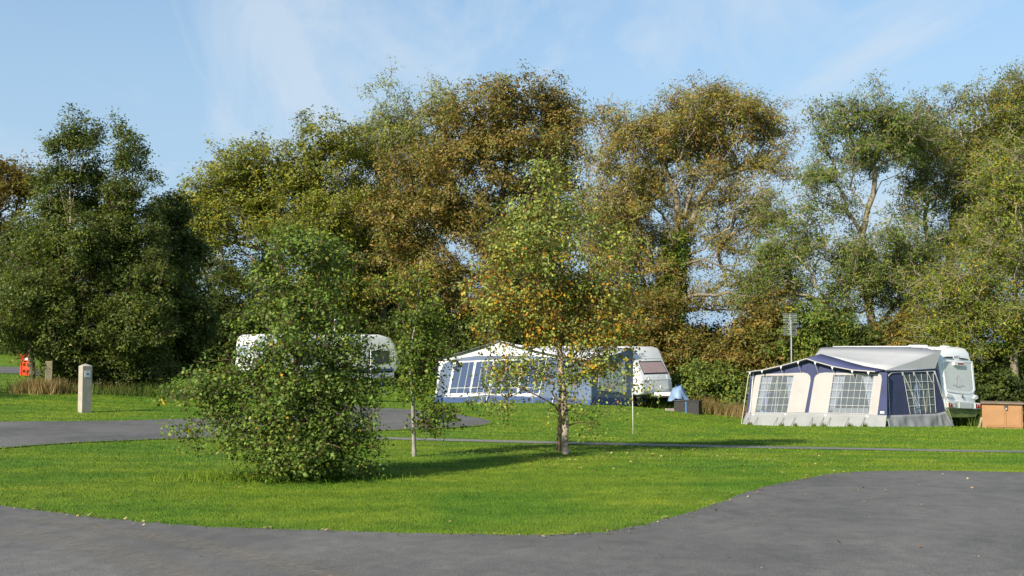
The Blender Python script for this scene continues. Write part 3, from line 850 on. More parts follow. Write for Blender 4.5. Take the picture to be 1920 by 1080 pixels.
tree('ash_tree', 'big domed ash with rusty top and ivy clad trunk, right of the birch', 'tree', 5, 50, [(1262, 700), (1258, 620), (1258, 540), (1266, 460), (1272, 410)],
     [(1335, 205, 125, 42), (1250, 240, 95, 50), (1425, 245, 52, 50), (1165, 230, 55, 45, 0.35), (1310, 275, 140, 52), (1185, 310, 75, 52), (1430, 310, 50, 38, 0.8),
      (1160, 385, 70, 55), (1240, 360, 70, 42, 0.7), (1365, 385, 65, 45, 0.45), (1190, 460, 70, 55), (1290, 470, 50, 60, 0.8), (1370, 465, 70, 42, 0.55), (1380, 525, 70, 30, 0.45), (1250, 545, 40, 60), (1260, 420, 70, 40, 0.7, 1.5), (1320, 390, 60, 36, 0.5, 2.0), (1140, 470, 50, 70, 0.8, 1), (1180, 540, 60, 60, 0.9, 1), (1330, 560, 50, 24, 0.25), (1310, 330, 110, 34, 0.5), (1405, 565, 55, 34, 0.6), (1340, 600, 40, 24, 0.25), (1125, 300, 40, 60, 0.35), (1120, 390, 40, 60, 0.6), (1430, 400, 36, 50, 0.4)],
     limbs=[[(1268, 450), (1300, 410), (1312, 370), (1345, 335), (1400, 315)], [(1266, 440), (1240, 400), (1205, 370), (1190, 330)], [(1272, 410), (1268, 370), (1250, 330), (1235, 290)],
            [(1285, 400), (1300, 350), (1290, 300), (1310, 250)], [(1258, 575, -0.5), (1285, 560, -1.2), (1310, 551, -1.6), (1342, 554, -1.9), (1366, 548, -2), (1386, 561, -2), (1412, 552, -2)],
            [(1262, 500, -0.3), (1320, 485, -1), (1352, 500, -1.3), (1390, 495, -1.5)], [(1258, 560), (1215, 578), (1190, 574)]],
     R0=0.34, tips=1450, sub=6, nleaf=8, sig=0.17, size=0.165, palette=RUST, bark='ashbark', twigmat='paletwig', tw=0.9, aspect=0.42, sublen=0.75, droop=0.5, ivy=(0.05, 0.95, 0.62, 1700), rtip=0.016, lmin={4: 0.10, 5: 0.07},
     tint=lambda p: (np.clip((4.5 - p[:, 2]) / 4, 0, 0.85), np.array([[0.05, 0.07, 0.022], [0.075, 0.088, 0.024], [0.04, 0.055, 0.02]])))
tree('ash_tree', 'open green ash with twisting pale limbs, behind the tv aerial', 'tree', 6, 47, [(1640, 700), (1638, 620), (1628, 560), (1618, 500), (1616, 440), (1628, 390)],
     [(1635, 215, 62, 38), (1575, 225, 42, 34, 0.8), (1545, 270, 30, 30, 0.5), (1690, 250, 60, 52), (1560, 325, 62, 36), (1650, 310, 62, 42, 0.8), (1600, 380, 52, 26, 0.6), (1480, 410, 52, 40),
      (1520, 470, 60, 42), (1455, 470, 45, 40), (1600, 470, 60, 42), (1680, 450, 62, 52), (1500, 545, 70, 42), (1580, 560, 70, 52), (1690, 560, 62, 52), (1680, 380, 60, 40, 0.6, 1.5), (1640, 520, 60, 40, 0.7, -1.0), (1720, 500, 50, 60, 0.8, 1.5), (1640, 260, 50, 40, 0.7), (1430, 530, 50, 45, 0.8), (1410, 595, 45, 36, 0.8, 1), (1690, 640, 70, 50, 0.8, 1.5), (1540, 400, 40, 30, 0.35)],
     limbs=[[(1616, 440), (1590, 400), (1580, 360)], [(1628, 400), (1652, 340), (1700, 318), (1735, 305)], [(1622, 420), (1640, 350), (1640, 300), (1660, 260)], [(1620, 510), (1590, 480), (1550, 490), (1510, 470)],
            [(1690, 600, 0.5), (1710, 540, 0.5), (1730, 480, 0.5), (1740, 430, 0.5)], [(1640, 300), (1600, 270), (1585, 240)], [(1638, 620), (1680, 570), (1700, 520)]],
     R0=0.26, tips=1050, sub=6, nleaf=8, sig=0.16, size=0.155, palette=GREEN, bark='ashbark', twigmat='paletwig', tw=0.9, aspect=0.42, sublen=0.68, droop=0.5, rtip=0.016)
tree('ash_tree', 'tall dark green ash rising at the upper right', 'tree', 7, 51, [(1770, 700), (1775, 560), (1790, 420), (1810, 300)],
     [(1815, 200, 62, 42), (1760, 245, 55, 42), (1885, 215, 50, 50), (1800, 310, 95, 62), (1890, 320, 60, 70), (1935, 180, 50, 40), (1900, 175, 34, 30, 0.6), (1770, 410, 72, 62), (1850, 430, 72, 72), (1740, 500, 52, 52), (1925, 240, 40, 60), (1900, 260, 60, 70, 0.8, 1), (1850, 270, 60, 50, 0.7), (1830, 380, 80, 60, 0.8, 1), (1760, 330, 60, 60, 0.7)],
     limbs=[[(1775, 560), (1740, 470), (1735, 400)], [(1790, 420), (1850, 350), (1880, 280)]],
     R0=0.28, tips=1050, sub=6, nleaf=8, sig=0.18, size=0.17, palette=[((0.070, 0.086, 0.020), 4), ((0.098, 0.090, 0.020), 3), ((0.046, 0.060, 0.018), 2), ((0.14, 0.085, 0.02), 1.2)], bark='ashbark', twigmat='paletwig', tw=0.9, aspect=0.42, sublen=0.75, droop=0.5)
tree('ash_tree', 'yellow green drooping ash at the right edge above the storage box', 'tree', 8, 41, [(1905, 760), (1900, 640), (1905, 500), (1925, 380)],
     [(1925, 300, 40, 45), (1895, 340, 40, 40, 0.5), (1890, 400, 62, 62), (1820, 470, 40, 30, 0.4), (1780, 610, 30, 60, 0.6), (1765, 530, 36, 30, 0.3), (1800, 430, 40, 36, 0.4), (1845, 360, 42, 30, 0.35), (1750, 640, 30, 40, 0.4), (1850, 500, 70, 52), (1930, 500, 50, 70), (1870, 600, 70, 52), (1800, 610, 52, 42), (1790, 660, 42, 36, 0.8), (1930, 620, 50, 60), (1830, 560, 50, 42), (1775, 560, 40, 50, 0.7), (1885, 690, 50, 30, 0.4)],
     limbs=[[(1900, 620), (1860, 560), (1820, 530)], [(1905, 500), (1870, 440), (1850, 400)]],
     R0=0.15, tips=740, sub=6, nleaf=8, sig=0.17, size=0.15, palette=LIME, bark='ashbark', twigmat='paletwig', tw=0.9, aspect=0.42, sublen=0.8, droop=0.6)
tree('ash_tree', 'green ash at the end of the row beyond the right edge', 'tree', 10, 46, [(2040, 760), (2040, 600), (2045, 450)],
     [(2040, 300, 90, 80), (1985, 420, 80, 80), (2090, 430, 80, 80), (2040, 560, 110, 80), (1990, 660, 70, 50)], R0=0.24, tips=420, sub=5, nleaf=8, sig=0.2, size=0.19, palette=GREEN, bark='ashbark', twigmat='paletwig', aspect=0.42, sublen=0.75, droop=0.5)
tree('oak_tree', 'dark leafy tree filling the gap behind the white caravan mast', 'tree', 9, 66, [(650, 700), (652, 600), (655, 500)],
     [(650, 480, 80, 80), (600, 560, 80, 70), (710, 560, 80, 70), (660, 620, 110, 60), (760, 500, 60, 70), (790, 600, 70, 60)],
     R0=0.35, tips=520, sub=5, nleaf=10, sig=0.28, size=0.25, palette=DARK, bark='darkbark', sublen=0.75)

# --- hedge shrubs below them
def shrub(label, seed, Y, u, v, ru, rv, pal, tips=230, nleaf=9, size=0.17, group='hedge shrubs behind the pitches', extra=(), vb=None, name='hedge_shrub'):
    vb = vb or v + rv * 1.1
    return tree(name, label, 'shrub', seed, Y, [(u, vb), (u + 3, v + rv * 0.5), (u - 2, v)],
                [(u, v, ru, rv), (u - ru * 0.45, v + rv * 0.35, ru * 0.6, rv * 0.7), (u + ru * 0.45, v + rv * 0.35, ru * 0.6, rv * 0.7)] + list(extra),
                R0=0.09, tips=tips, sub=5, sublen=0.5, nleaf=nleaf, sig=0.17, size=size, palette=pal, bark='darkbark', low=0.1, group=group, rtip=0.01, depth=0.8)
shrub('brown hawthorn just above the roof of the middle caravan', 30, 47, 1190, 625, 62, 75, HAW, 330)
shrub('rusty hawthorn right beside the middle caravan front', 31, 47.5, 1275, 690, 55, 75, HAW, 380)
shrub('green hedge shrub behind the black wicker box', 32, 45, 1330, 730, 52, 50, GREEN, 300)
shrub('brown hedge shrub below the sky gap, left of the aerial', 33, 46, 1385, 680, 55, 82, HAW, 400)
shrub('dark thicket under the pale horizontal branch of the ivy clad ash', 48, 52, 1300, 640, 50, 50, DARK, 260)
shrub('reddish shrub directly left of the tv aerial', 34, 45.5, 1440, 625, 45, 62, HAW, 260)
shrub('green shrub behind the left eave of the cream awning', 35, 44, 1400, 755, 36, 36, GREEN, 200)
shrub('dark green shrub behind the peak of the cream awning', 36, 45, 1520, 640, 65, 62, GREEN, 330)
shrub('dark shrub behind the ridge of the cream awning', 37, 45.5, 1610, 650, 62, 50, DARK, 280)
shrub('brownish shrub above the right caravan roof', 38, 45, 1700, 640, 60, 48, HAW, 280)
shrub('dark hedge bush behind the tan storage box', 49, 45, 1895, 690, 60, 60, DARK, 320)
shrub('dark green shrub right of the right caravan rear', 39, 41, 1855, 745, 42, 42, DARK, 220)
shrub('tall dark hedge bush behind the left caravan', 40, 61, 470, 620, 90, 90, DARK, 420, size=0.21)
shrub('dark hedge bush between the left caravan and the blue awning', 42, 60, 790, 640, 80, 80, DARK, 400, size=0.21)
shrub('dark hedge bush above the blue awning peak', 43, 58, 900, 620, 80, 85, DARK, 400, size=0.21)
shrub('dark hedge bush behind the yellowing birch trunk', 44, 55, 1010, 600, 80, 95, DARK, 420, size=0.2)
shrub('dark hedge bush behind the middle caravan roof', 45, 53, 1100, 620, 70, 90, DARK, 380, size=0.2)
shrub('low green scrub on the far left bank', 46, 72, 10, 625, 55, 35, GREEN, 200, size=0.24, group=None)
shrub('dark hedge bush between the birch clump and the left caravan', 47, 57, 385, 610, 62, 95, DARK, 380, size=0.2)

# --- clump of birches on the left
BG = 'birch clump on the left lawn'
bk = dict(bark='birch', twigmat='twig', palette=BIRCHD, size=0.088, sig=0.10, nleaf=9, sublen=0.36, sub=5, rtip=0.007, step=0.45, aspect=0.75, low=0.2, group=BG, bf=0.5, gnarl=0.08, subz=0.35, jit=0.15, clump=0.14, per=1)
tree('birch_tree', 'tallest birch of the left clump, with the leftmost spire', 'tree', 50, 31, [(160, 735), (148, 650), (134, 560), (130, 440), (132, 340), (138, 228)],
     [(138, 250, 9, 38, 1.5), (134, 325, 24, 36, 0.9), (104, 292, 8, 42, 1.1), (156, 275, 7, 38, 1.2), (86, 340, 14, 30, 0.7), (118, 390, 50, 42, 1.0), (150, 450, 50, 45, 1.0), (105, 470, 80, 60), (75, 570, 90, 70), (120, 650, 90, 50)],
     limbs=[[(130, 430), (112, 350), (102, 250)], [(132, 400), (150, 320), (156, 238)], [(128, 480), (95, 400), (82, 325)]], R0=0.085, tips=950, **bk)
tree('birch_tree', 'birch of the left clump with a thin white stem between the spires', 'tree', 51, 32, [(180, 735), (178, 640), (192, 520), (184, 400), (172, 226)],
     [(172, 255, 8, 38, 1.4), (178, 330, 17, 38, 0.9), (182, 390, 28, 40, 0.8), (195, 480, 60, 65), (185, 590, 80, 70), (180, 660, 70, 40)],
     limbs=[[(184, 400), (165, 330), (158, 260)]], R0=0.07, tips=680, **bk)
tree('birch_tree', 'birch of the left clump with the separate right spire', 'tree', 52, 31.5, [(202, 735), (206, 640), (222, 520), (230, 400), (232, 300), (229, 224)],
     [(229, 250, 7, 36, 1.8), (233, 310, 15, 35, 1.1), (254, 300, 7, 34, 1.0), (278, 330, 14, 16, 0.6), (236, 370, 36, 30, 1.1), (240, 440, 58, 55), (255, 520, 75, 70), (250, 620, 80, 70)],
     limbs=[[(230, 400), (248, 330), (252, 255)], [(230, 410), (268, 350), (290, 318)]], R0=0.07, tips=780, **bk)
bk2 = dict(bk); bk2.update(palette=DARK, size=0.12, bark='darkbark')
tree('alder_tree', 'dense dark tree on the right side of the birch clump', 'tree', 53, 34, [(300, 738), (305, 640), (315, 520), (320, 430)],
     [(315, 410, 52, 45), (330, 480, 62, 60), (310, 570, 72, 70), (335, 640, 62, 60), (290, 680, 70, 45)], R0=0.12, tips=620, **bk2)
bk3 = dict(bk); bk3.update(bark='darkbark')
tree('alder_tree', 'leafy green tree at the left edge of the birch clump', 'tree', 54, 34, [(60, 725), (58, 640), (50, 540), (40, 460)],
     [(45, 460, 50, 60), (25, 550, 62, 55), (65, 575, 72, 45), (70, 520, 50, 60)], R0=0.1, tips=500, **bk3)
shrub('brambles at the foot of the white birch stems', 55, 31.5, 225, 700, 72, 32, DARK, 240, size=0.1, group=None, name='bramble_bush')
shrub('low brambles between the old post and the birch stems', 56, 32, 140, 694, 30, 32, BIRCHD, 200, size=0.1, group=None, name='bramble_bush')
# a tree outside the left edge of the picture: its shade crosses the lawn behind the number post
tree('ash_tree', 'tree beyond the left edge that shades the lawn by the birches', 'tree', 58, 22.5, [(-830, 740), (-830, 560), (-830, 400)],
     [(-830, 380, 170, 110), (-900, 480, 150, 110), (-760, 490, 150, 110)], R0=0.2, tips=420, sub=5, sublen=0.5, nleaf=8, sig=0.17, size=0.17, palette=GREEN, bark='ashbark')

# --- three young trees on the near lawn
fg = dict(rtip=0.003, step=0.22, gnarl=0.08, aspect=0.78)
BUSH = [((0.054, 0.082, 0.020), 4), ((0.078, 0.104, 0.026), 3), ((0.036, 0.056, 0.015), 3), ((0.105, 0.105, 0.022), 0.6), ((0.30, 0.16, 0.015), 0.06)]
tree('birch_bush', 'wide bushy green birch spreading low over the near lawn', 'tree', 60, 12.3, [(570, 898), (568, 820), (562, 720), (555, 620), (550, 520), (546, 440)],
     [(546, 440, 26, 50, 0.5), (590, 480, 40, 48, 0.42), (630, 530, 40, 48, 0.42), (550, 530, 62, 50, 0.6), (500, 575, 45, 32, 0.3), (630, 600, 60, 50, 0.45), (345, 650, 50, 24, 0.12), (400, 690, 60, 26, 0.3), (560, 640, 90, 45, 1.0), (560, 595, 70, 40, 0.7), (640, 670, 38, 50, 0.6),
      (500, 715, 125, 50, 1.05), (600, 735, 95, 55, 1.1), (405, 745, 75, 38, 0.5), (325, 750, 45, 20, 0.13), (465, 800, 100, 50, 1.0), (570, 820, 100, 58, 1.15), (645, 830, 45, 50, 1.1), (340, 800, 50, 20, 0.35), (590, 866, 85, 28, 1.0), (675, 780, 30, 50, 0.6), (500, 855, 70, 24, 0.8)],
     limbs=[[(568, 850), (520, 780), (470, 710), (420, 660)], [(568, 850), (610, 760), (640, 680), (650, 590)], [(565, 800, -0.3), (520, 690, -0.6), (500, 600, -0.6)], [(568, 860), (480, 810), (400, 770), (330, 750)],
            [(568, 860, -0.2), (610, 830, -0.7), (640, 840, -1.0)], [(560, 690), (590, 580), (605, 470)], [(566, 860, 0.3), (540, 780, 0.9), (520, 700, 1.0)]],
     per=7, clump=0.15, R0=0.04, tips=1500, sub=4, sublen=0.20, nleaf=7, sig=0.055, size=0.043, palette=BUSH, bark='twig', low=0.05, bf=0.4, depth=1.0, subz=0.25, keep=0.4, jit=0.18, **fg)
BIR = [((0.096, 0.118, 0.036), 4), ((0.132, 0.146, 0.048), 3), ((0.066, 0.088, 0.028), 3), ((0.155, 0.135, 0.03), 1.3)]
GOLD = np.array([[0.20, 0.105, 0.016], [0.17, 0.075, 0.012], [0.24, 0.15, 0.022], [0.13, 0.058, 0.012], [0.16, 0.12, 0.02]])
zc = P(1040, 570, 16).z
tree('birch_tree', 'young birch turning gold, white trunk tied to a stake', 'tree', 61, 16, [(1061, 851), (1058, 790), (1055, 720), (1050, 650), (1042, 590), (1034, 530), (1031, 440), (1030, 360), (1033, 310)],
     [(1034, 325, 24, 34, 1.5), (1030, 385, 55, 38, 1.1), (955, 425, 50, 34, 0.5), (1105, 405, 46, 38, 0.5), (1020, 460, 105, 50), (1150, 460, 40, 42, 0.45), (910, 490, 38, 36, 0.4), (980, 540, 100, 50), (1110, 540, 85, 52),
      (1160, 610, 36, 42, 0.7), (930, 600, 55, 42, 0.7), (1040, 610, 115, 45, 1.1), (960, 680, 62, 50, 0.4), (1110, 680, 72, 52, 0.7), (1160, 690, 36, 42, 0.4), (1090, 745, 62, 36, 0.4), (955, 735, 24, 36, 0.3), (1115, 785, 45, 28, 0.4), (1000, 690, 40, 50, 0.4)],
     limbs=[[(1050, 650), (1080, 590), (1100, 540), (1105, 490)], [(1042, 600), (1005, 550), (990, 500)], [(1045, 620), (1100, 600), (1150, 590)], [(1040, 580), (980, 570), (930, 570)], [(1058, 800), (1085, 793), (1115, 792)], [(1033, 500), (1060, 450), (1090, 410)]],
     per=6, clump=0.17, R0=0.052, tips=1150, sub=4, sublen=0.33, nleaf=6, sig=0.055, size=0.050, palette=BIR, bark='birch', twigmat='twig', low=0.4, bf=0.45, depth=0.9, subz=-0.6, droop=0.8, keep=0.35, jit=0.16,
     tint=lambda p: (0.08 + 0.33 * np.exp(-((p[:, 2] - zc + 0.15) / 0.9) ** 2), GOLD), **fg)
BEE = [((0.045, 0.070, 0.014), 4), ((0.070, 0.094, 0.016), 3), ((0.030, 0.048, 0.012), 3), ((0.12, 0.12, 0.02), 0.6)]
tree('beech_sapling', 'slim young beech with crooked grey stem between the two birches', 'tree', 62, 15.6, [(777, 859), (776, 800), (773, 740), (768, 690), (774, 640), (782, 580), (786, 520), (790, 480)],
     [(790, 495, 32, 26, 0.3), (785, 550, 52, 28, 0.5), (735, 530, 28, 20, 0.15), (790, 600, 50, 30, 1.3), (790, 655, 45, 32, 1.6), (840, 690, 30, 16, 0.5), (785, 705, 34, 24, 1.2), (815, 780, 34, 16, 0.8), (790, 790, 20, 18, 0.5), (840, 625, 26, 18, 0.35), (840, 765, 26, 8, 0.4)],
     limbs=[[(776, 800), (800, 788), (840, 768)], [(770, 710), (810, 700), (850, 692)], [(774, 640), (755, 600), (745, 560)], [(780, 590), (820, 570), (840, 540)]],
     per=5, clump=0.12, R0=0.030, tips=290, sub=4, sublen=0.2, nleaf=5, sig=0.05, size=0.052, palette=BEE, bark='smoothbark', twigmat='twig', low=0.12, bf=0.4, depth=0.9, subz=0.05, keep=0.45,
     tint=lambda p: (np.clip((p[:, 2] - 2.0) / 1.2, 0, 0.5), np.array([[0.11, 0.12, 0.02], [0.085, 0.10, 0.02], [0.15, 0.11, 0.02]])), **fg)
gs = G(1047, 846)
mb = MB(); mb.tube([(gs.x, gs.y, gs.z - 0.1), P(1050, 780, gs.y - 0.02), P(1054, 702, gs.y - 0.02)], [0.042, 0.041, 0.040], 10)
st = thing('tree_stake', gs, 'round brown wooden stake tied beside the white birch trunk', 'stake')
mb.build('pole', M['stake'], st, True)
a_ = P(1051, 770, gs.y - 0.06); b_ = P(1057, 770, 16)
MB().tube([a_ + Vector((-0.05, 0.03, 0)), a_ + Vector((0, -0.02, 0)), b_ + Vector((0.03, -0.09, 0.01)), b_ + Vector((0.09, 0, 0.01))], 0.012, 6).build('tie_strap', M['black'], st, True)

#@@RIGHT
# ------------------------------------------------------------------ cream and blue awning with its caravan (right)
Z1 = zoomer(1390, 640, 6.352); Z2 = zoomer(1620, 630, 5.683)
C = P(1660, 799, 32.4); Lp = P(1393, 800, 37.1); S = P(1768, 798, 34.4)
d2 = (S - C).to_2d().normalized(); D1 = Vector((d2.y, -d2.x))            # d2 away from us along the side, D1 along the caravan to its rear
PF = vplane(C, Lp); PS = vplane(C, S)
aw = thing('awning', (C.x - 1.5, C.y + 3, tz(C.x - 1.5, C.y + 3)), 'cream and navy blue caravan awning with lattice windows and peaked front', 'awning')
w1 = [(238, 410), (628, 408), (545, 846), (162, 846)]
w2 = [(1095, 400), (1585, 402), (1520, 862), (1030, 848)]
low_f = [(60, 850), (800, 848), (1120, 858), (1500, 872), (1735, 880)]
panel('front_wall', [[(112, 372), (300, 345), (520, 300), (725, 245), (825, 215), (930, 250), (1130, 305), (1370, 350), (1640, 366), (1735, 372), (1735, 885), (60, 855)], w1[::-1], w2[::-1]], PF, Z1, 0, 0.006, M['blue'], aw)
panel('cream_panel', [[(165, 430), (175, 405), (200, 392), (740, 372), (790, 382), (822, 415), (827, 470), (757, 846), (85, 853)], w1[::-1]], PF, Z1, 0.010, 0.008, M['cream'], aw)
panel('cream_panel', [[(865, 480), (872, 440), (888, 408), (930, 380), (1000, 371), (1640, 385), (1666, 403), (1676, 450), (1622, 876), (1120, 856), (803, 848)], w2[::-1]], PF, Z1, 0.010, 0.008, M['cream'], aw)
# grey mud skirt with folds
def skirt(name, pl, zoom, top, bot, m, parent, amp=0.03, n=60, seed=0):
    R_ = np.random.default_rng(seed); ph = R_.uniform(0, 6.28, 4)
    def ev(l, t):
        x = t * (len(l) - 1); i = min(int(x), len(l) - 2); f = x - i
        return (l[i][0] * (1 - f) + l[i + 1][0] * f, l[i][1] * (1 - f) + l[i + 1][1] * f)
    rows = 7; vs = []; fs = []
    for j in range(rows):
        t = j / (rows - 1)
        for i in range(n + 1):
            s_ = i / n; a, b = ev(top, s_), ev(bot, s_)
            x, y = a[0] * (1 - t) + b[0] * t, a[1] * (1 - t) + b[1] * t
            wv = math.sin(s_ * 31 + ph[0] + t * 1.5) * 0.5 + math.sin(s_ * 57 + ph[1] - t * 2) * 0.35 + math.sin(s_ * 13 + ph[2] + 3 * t) * 0.5
            vs.append(pl.at(*zoom(x, y), 0.012 + t * 0.10 + amp * t * (1.2 - t) * wv * 1.6))
    for j in range(rows - 1):
        for i in range(n):
            a = j * (n + 1) + i; fs.append((a, a + 1, a + n + 2, a + n + 1))
    return MB().add(vs, fs).build(name, m, parent, True, solid=0.004)
skirt('mud_skirt', PF, Z1, [(62, 850), (800, 848), (1120, 858), (1500, 872), (1735, 880)], [(15, 1030), (500, 1036), (900, 1036), (1300, 1036), (1735, 1030)], M['skirt'], aw, 0.03, 70, 1)
panel('side_wall', [[(236, 376), (750, 345), (796, 352), (862, 806), (770, 828), (490, 840), (236, 850)], [(417, 408), (492, 835), (765, 815), (735, 400)]], PS, Z2, 0, 0.006, M['blue'], aw)
skirt('mud_skirt', PS, Z2, [(232, 846), (490, 838), (770, 826), (868, 802)], [(232, 985), (490, 985), (740, 985), (940, 985)], M['skirt'], aw, 0.05, 60, 2)
# windows: clear panes, white lattice, lace curtains
def window(pl, zoom, q, rows, cols, parent, w=0.0075):
    tl, tr, br, bl = q
    win = slab(MB(), [[pl.at(*zoom(x, y), -0.004) for x, y in q]], pl.n, 0.003).build('window_pane', M['vinyl'], parent)
    mb = MB()
    def pt(s_, t):
        x = (tl[0] * (1 - s_) + tr[0] * s_) * (1 - t) + (bl[0] * (1 - s_) + br[0] * s_) * t
        y = (tl[1] * (1 - s_) + tr[1] * s_) * (1 - t) + (bl[1] * (1 - s_) + br[1] * s_) * t
        return pl.at(*zoom(x, y), 0.004)
    for i in range(1, rows): mb.tube([pt(0, i / rows), pt(1, i / rows)], w, 4)
    for i in range(0, cols + 1): mb.tube([pt(i / cols, 0), pt(i / cols, 1)], w * (0.8 if 0 < i < cols else 1), 4)
    mb.build('lattice', M['hooks'], win)
    return win
window(PF, Z1, w1, 5, 6, aw); window(PF, Z1, w2, 5, 7, aw); window(PS, Z2, [(417, 408), (735, 400), (765, 815), (492, 835)], 5, 5, aw, 0.008)
drape('curtain', PF, Z1, [(238, 405), (362, 405), (205, 850), (165, 850)], -0.09, M['lace'], aw, 4, 0.025)
drape('curtain', PF, Z1, [(522, 405), (630, 405), (552, 770), (545, 770)], -0.09, M['lace'], aw, 3, 0.02)
drape('curtain', PF, Z1, [(1090, 398), (1225, 398), (1085, 850), (1030, 850)], -0.09, M['lace'], aw, 4, 0.025)
drape('curtain', PF, Z1, [(1420, 398), (1590, 398), (1535, 800), (1510, 800)], -0.09, M['lace'], aw, 4, 0.025)
bar(PF, Z1, [(432, 412), (392, 850)], -0.03, 0.022).build('tent_pole', M['hooks'], aw)
bar(PF, Z1, [(1188, 540), (1180, 850)], -0.03, 0.018).build('tent_pole', M['hooks'], aw)
panel('window_flap', [[(1090, 795), (1510, 795), (1512, 862), (1080, 850)]], PF, Z1, -0.02, 0.004, M['cream'], aw)
# canopy edge and roof
A0 = [(108, 366), (300, 341), (520, 291), (725, 236), (824, 206), (930, 241), (1130, 296), (1370, 341), (1640, 360)]
B0 = [(108, 352), (315, 318), (560, 250), (770, 185), (884, 150), (1010, 182), (1180, 235), (1400, 295), (1650, 340)]
At = [PF.at(*Z1(*p), 0.22) for p in A0]; Bt = [PF.at(*Z1(*p), -0.28) for p in B0]
MB().loft(At, Bt).build('canopy_edge', M['blue'], aw, True, solid=0.012)
MB().tube(At, 0.02, 6).build('piping', M['cream'], aw, True)
vend = [PF.at(*Z1(p[0] + 2, p[1] + (22 if 200 < p[0] < 1500 else 12)), 0.0) for p in A0]
MB().loft([p + Vector((0, 0, -0.005)) for p in At], vend).build('valance', M['blue'], aw, True, solid=0.006)
zr = P(1735, 651, S.y).z
rail_r = Vector((S.x, S.y, zr)); 
rail = [Vector((S.x - D1.x * t, S.y - D1.y * t, z_)) for t, z_ in ((5.7, Bt[0].z + 0.03), (5.5, Bt[1].z), (5.3, Bt[2].z), (5.1, Bt[3].z + 0.03), (4.85, zr - 0.03), (3.7, zr), (2.5, zr), (1.2, zr), (0.0, zr - 0.10))]
Bt2 = [p + Vector((0, 0, -0.012)) for p in Bt]
rows = [Bt2]
for k in (0.25, 0.5, 0.75):
    rows.append([a.lerp(b, k) + Vector((0, 0, -0.10 * math.sin(k * math.pi) * (1 if i not in (0, 8) else 0.3))) for i, (a, b) in enumerate(zip(Bt2, rail))])
rows.append(rail)
vs = [p for r_ in rows for p in r_]
MB().add(vs, [(j * 9 + i, j * 9 + i + 1, j * 9 + i + 10, j * 9 + i + 9) for j in range(4) for i in range(8)]).build('roof_canvas', M['roof'], aw, True, solid=0.006)
e0 = PS.at(*Z2(215, 366), 0.02); e1 = PS.at(*Z2(500, 362), 0.02); e2 = PS.at(*Z2(752, 348), 0.02)
slab(MB(), [[e0, e1, e2, Vector((S.x, S.y, zr - 0.09)) + PS.n * 0.02, rows[3][8] + PS.n * 0.0, rows[2][8], rows[1][8], Bt2[8]]], PS.n, 0.006).build('roof_gable', M['roof'], aw)
bar(PS, Z2, [(232, 376), (500, 366), (752, 349)], 0.02, 0.016).build('piping', M['blue'], aw)
bar(PS, Z2, [(290, 965), (272, 850), (262, 640), (252, 460), (262, 415), (290, 392), (400, 384), (750, 374)], 0.012, 0.011).build('zip', M['rope'], aw)
bar(PF, Z1, [(150, 372), (110, 856)], 0.03, 0.02).build('corner_pole', M['hooks'], aw)
# ties, straps and guy lines
for i, (x, y) in enumerate([(150, 362), (295, 340), (521, 292), (725, 236), (930, 242), (1133, 297), (1370, 342), (1562, 357)]):
    p = PF.at(*Z1(x, y), 0.23)
    mb = MB(); n = PF.n; sx = Vector((-n.y, n.x, 0))
    slab(mb, [[p + sx * 0.055, p - sx * 0.055, p + Vector((0, 0, -0.11))]], n, 0.01)
    tie = mb.build('tie', M['hooks'], aw)
    q = PF.at(*Z1(x - 6, min(y + 140, 470)), 0.03)
    MB().tube([p + Vector((0, 0, -0.1)), q], 0.006, 4).build('strap', M['rope'], tie)
for x, y, x2, y2 in [(400, 388, 560, 745), (520, 392, 590, 560), (664, 384, 700, 500), (740, 378, 850, 800), (745, 378, 930, 960), (400, 388, 540, 760)]:
    MB().tube([PS.at(*Z2(x, y), 0.04), PS.at(*Z2(x2, y2), 0.10)], 0.0065, 4).build('guy_line', M['rope'], aw)
for x, y in [(400, 392), (521, 394), (665, 386), (741, 380)]:
    p = PS.at(*Z2(x, y), 0.04); sx = Vector((-PS.n.y, PS.n.x, 0))
    slab(MB(), [[p + sx * 0.05 + Vector((0, 0, 0.03)), p - sx * 0.05 + Vector((0, 0, 0.03)), p + Vector((0, 0, -0.1))]], PS.n, 0.01).build('tie', M['hooks'], aw)
panel('maker_label', [[(170, 802), (217, 804), (217, 829), (170, 827)]], PS, Z2, 0.008, 0.004, M['hooks'], aw) if False else panel('maker_label', [[(1655, 832), (1705, 832), (1705, 860), (1655, 860)]], PF, Z1, 0.012, 0.004, M['hooks'], aw)
for x in (95, 205, 440, 515, 650, 860, 990, 1072, 1290, 1480):
    a_ = PF.at(*Z1(x + 8, 905), 0.07); b_ = PF.at(*Z1(x - 6, 1005), 0.24)
    b_.z = tz(b_.x, b_.y) + 0.01
    MB().tube([a_, b_], 0.009, 4).build('peg_strap', M['darkrope'], aw)
for x, y in [(148, 862), (530, 862), (1005, 870), (1505, 884)]:
    p = PF.at(*Z1(x, y), 0.03); sx = Vector((-PF.n.y, PF.n.x, 0))
    slab(MB(), [[p + sx * 0.06, p - sx * 0.06, p + Vector((0, 0, -0.09))]], PF.n, 0.012).build('tie', M['hooks'], aw)
a_ = PF.at(*Z1(112, 372), 0.1); b_ = P(1390, 802, 36.3); b_.z = tz(b_.x, b_.y)
MB().tube([a_, b_], 0.009, 4).build('guy_line', M['rope'], aw)
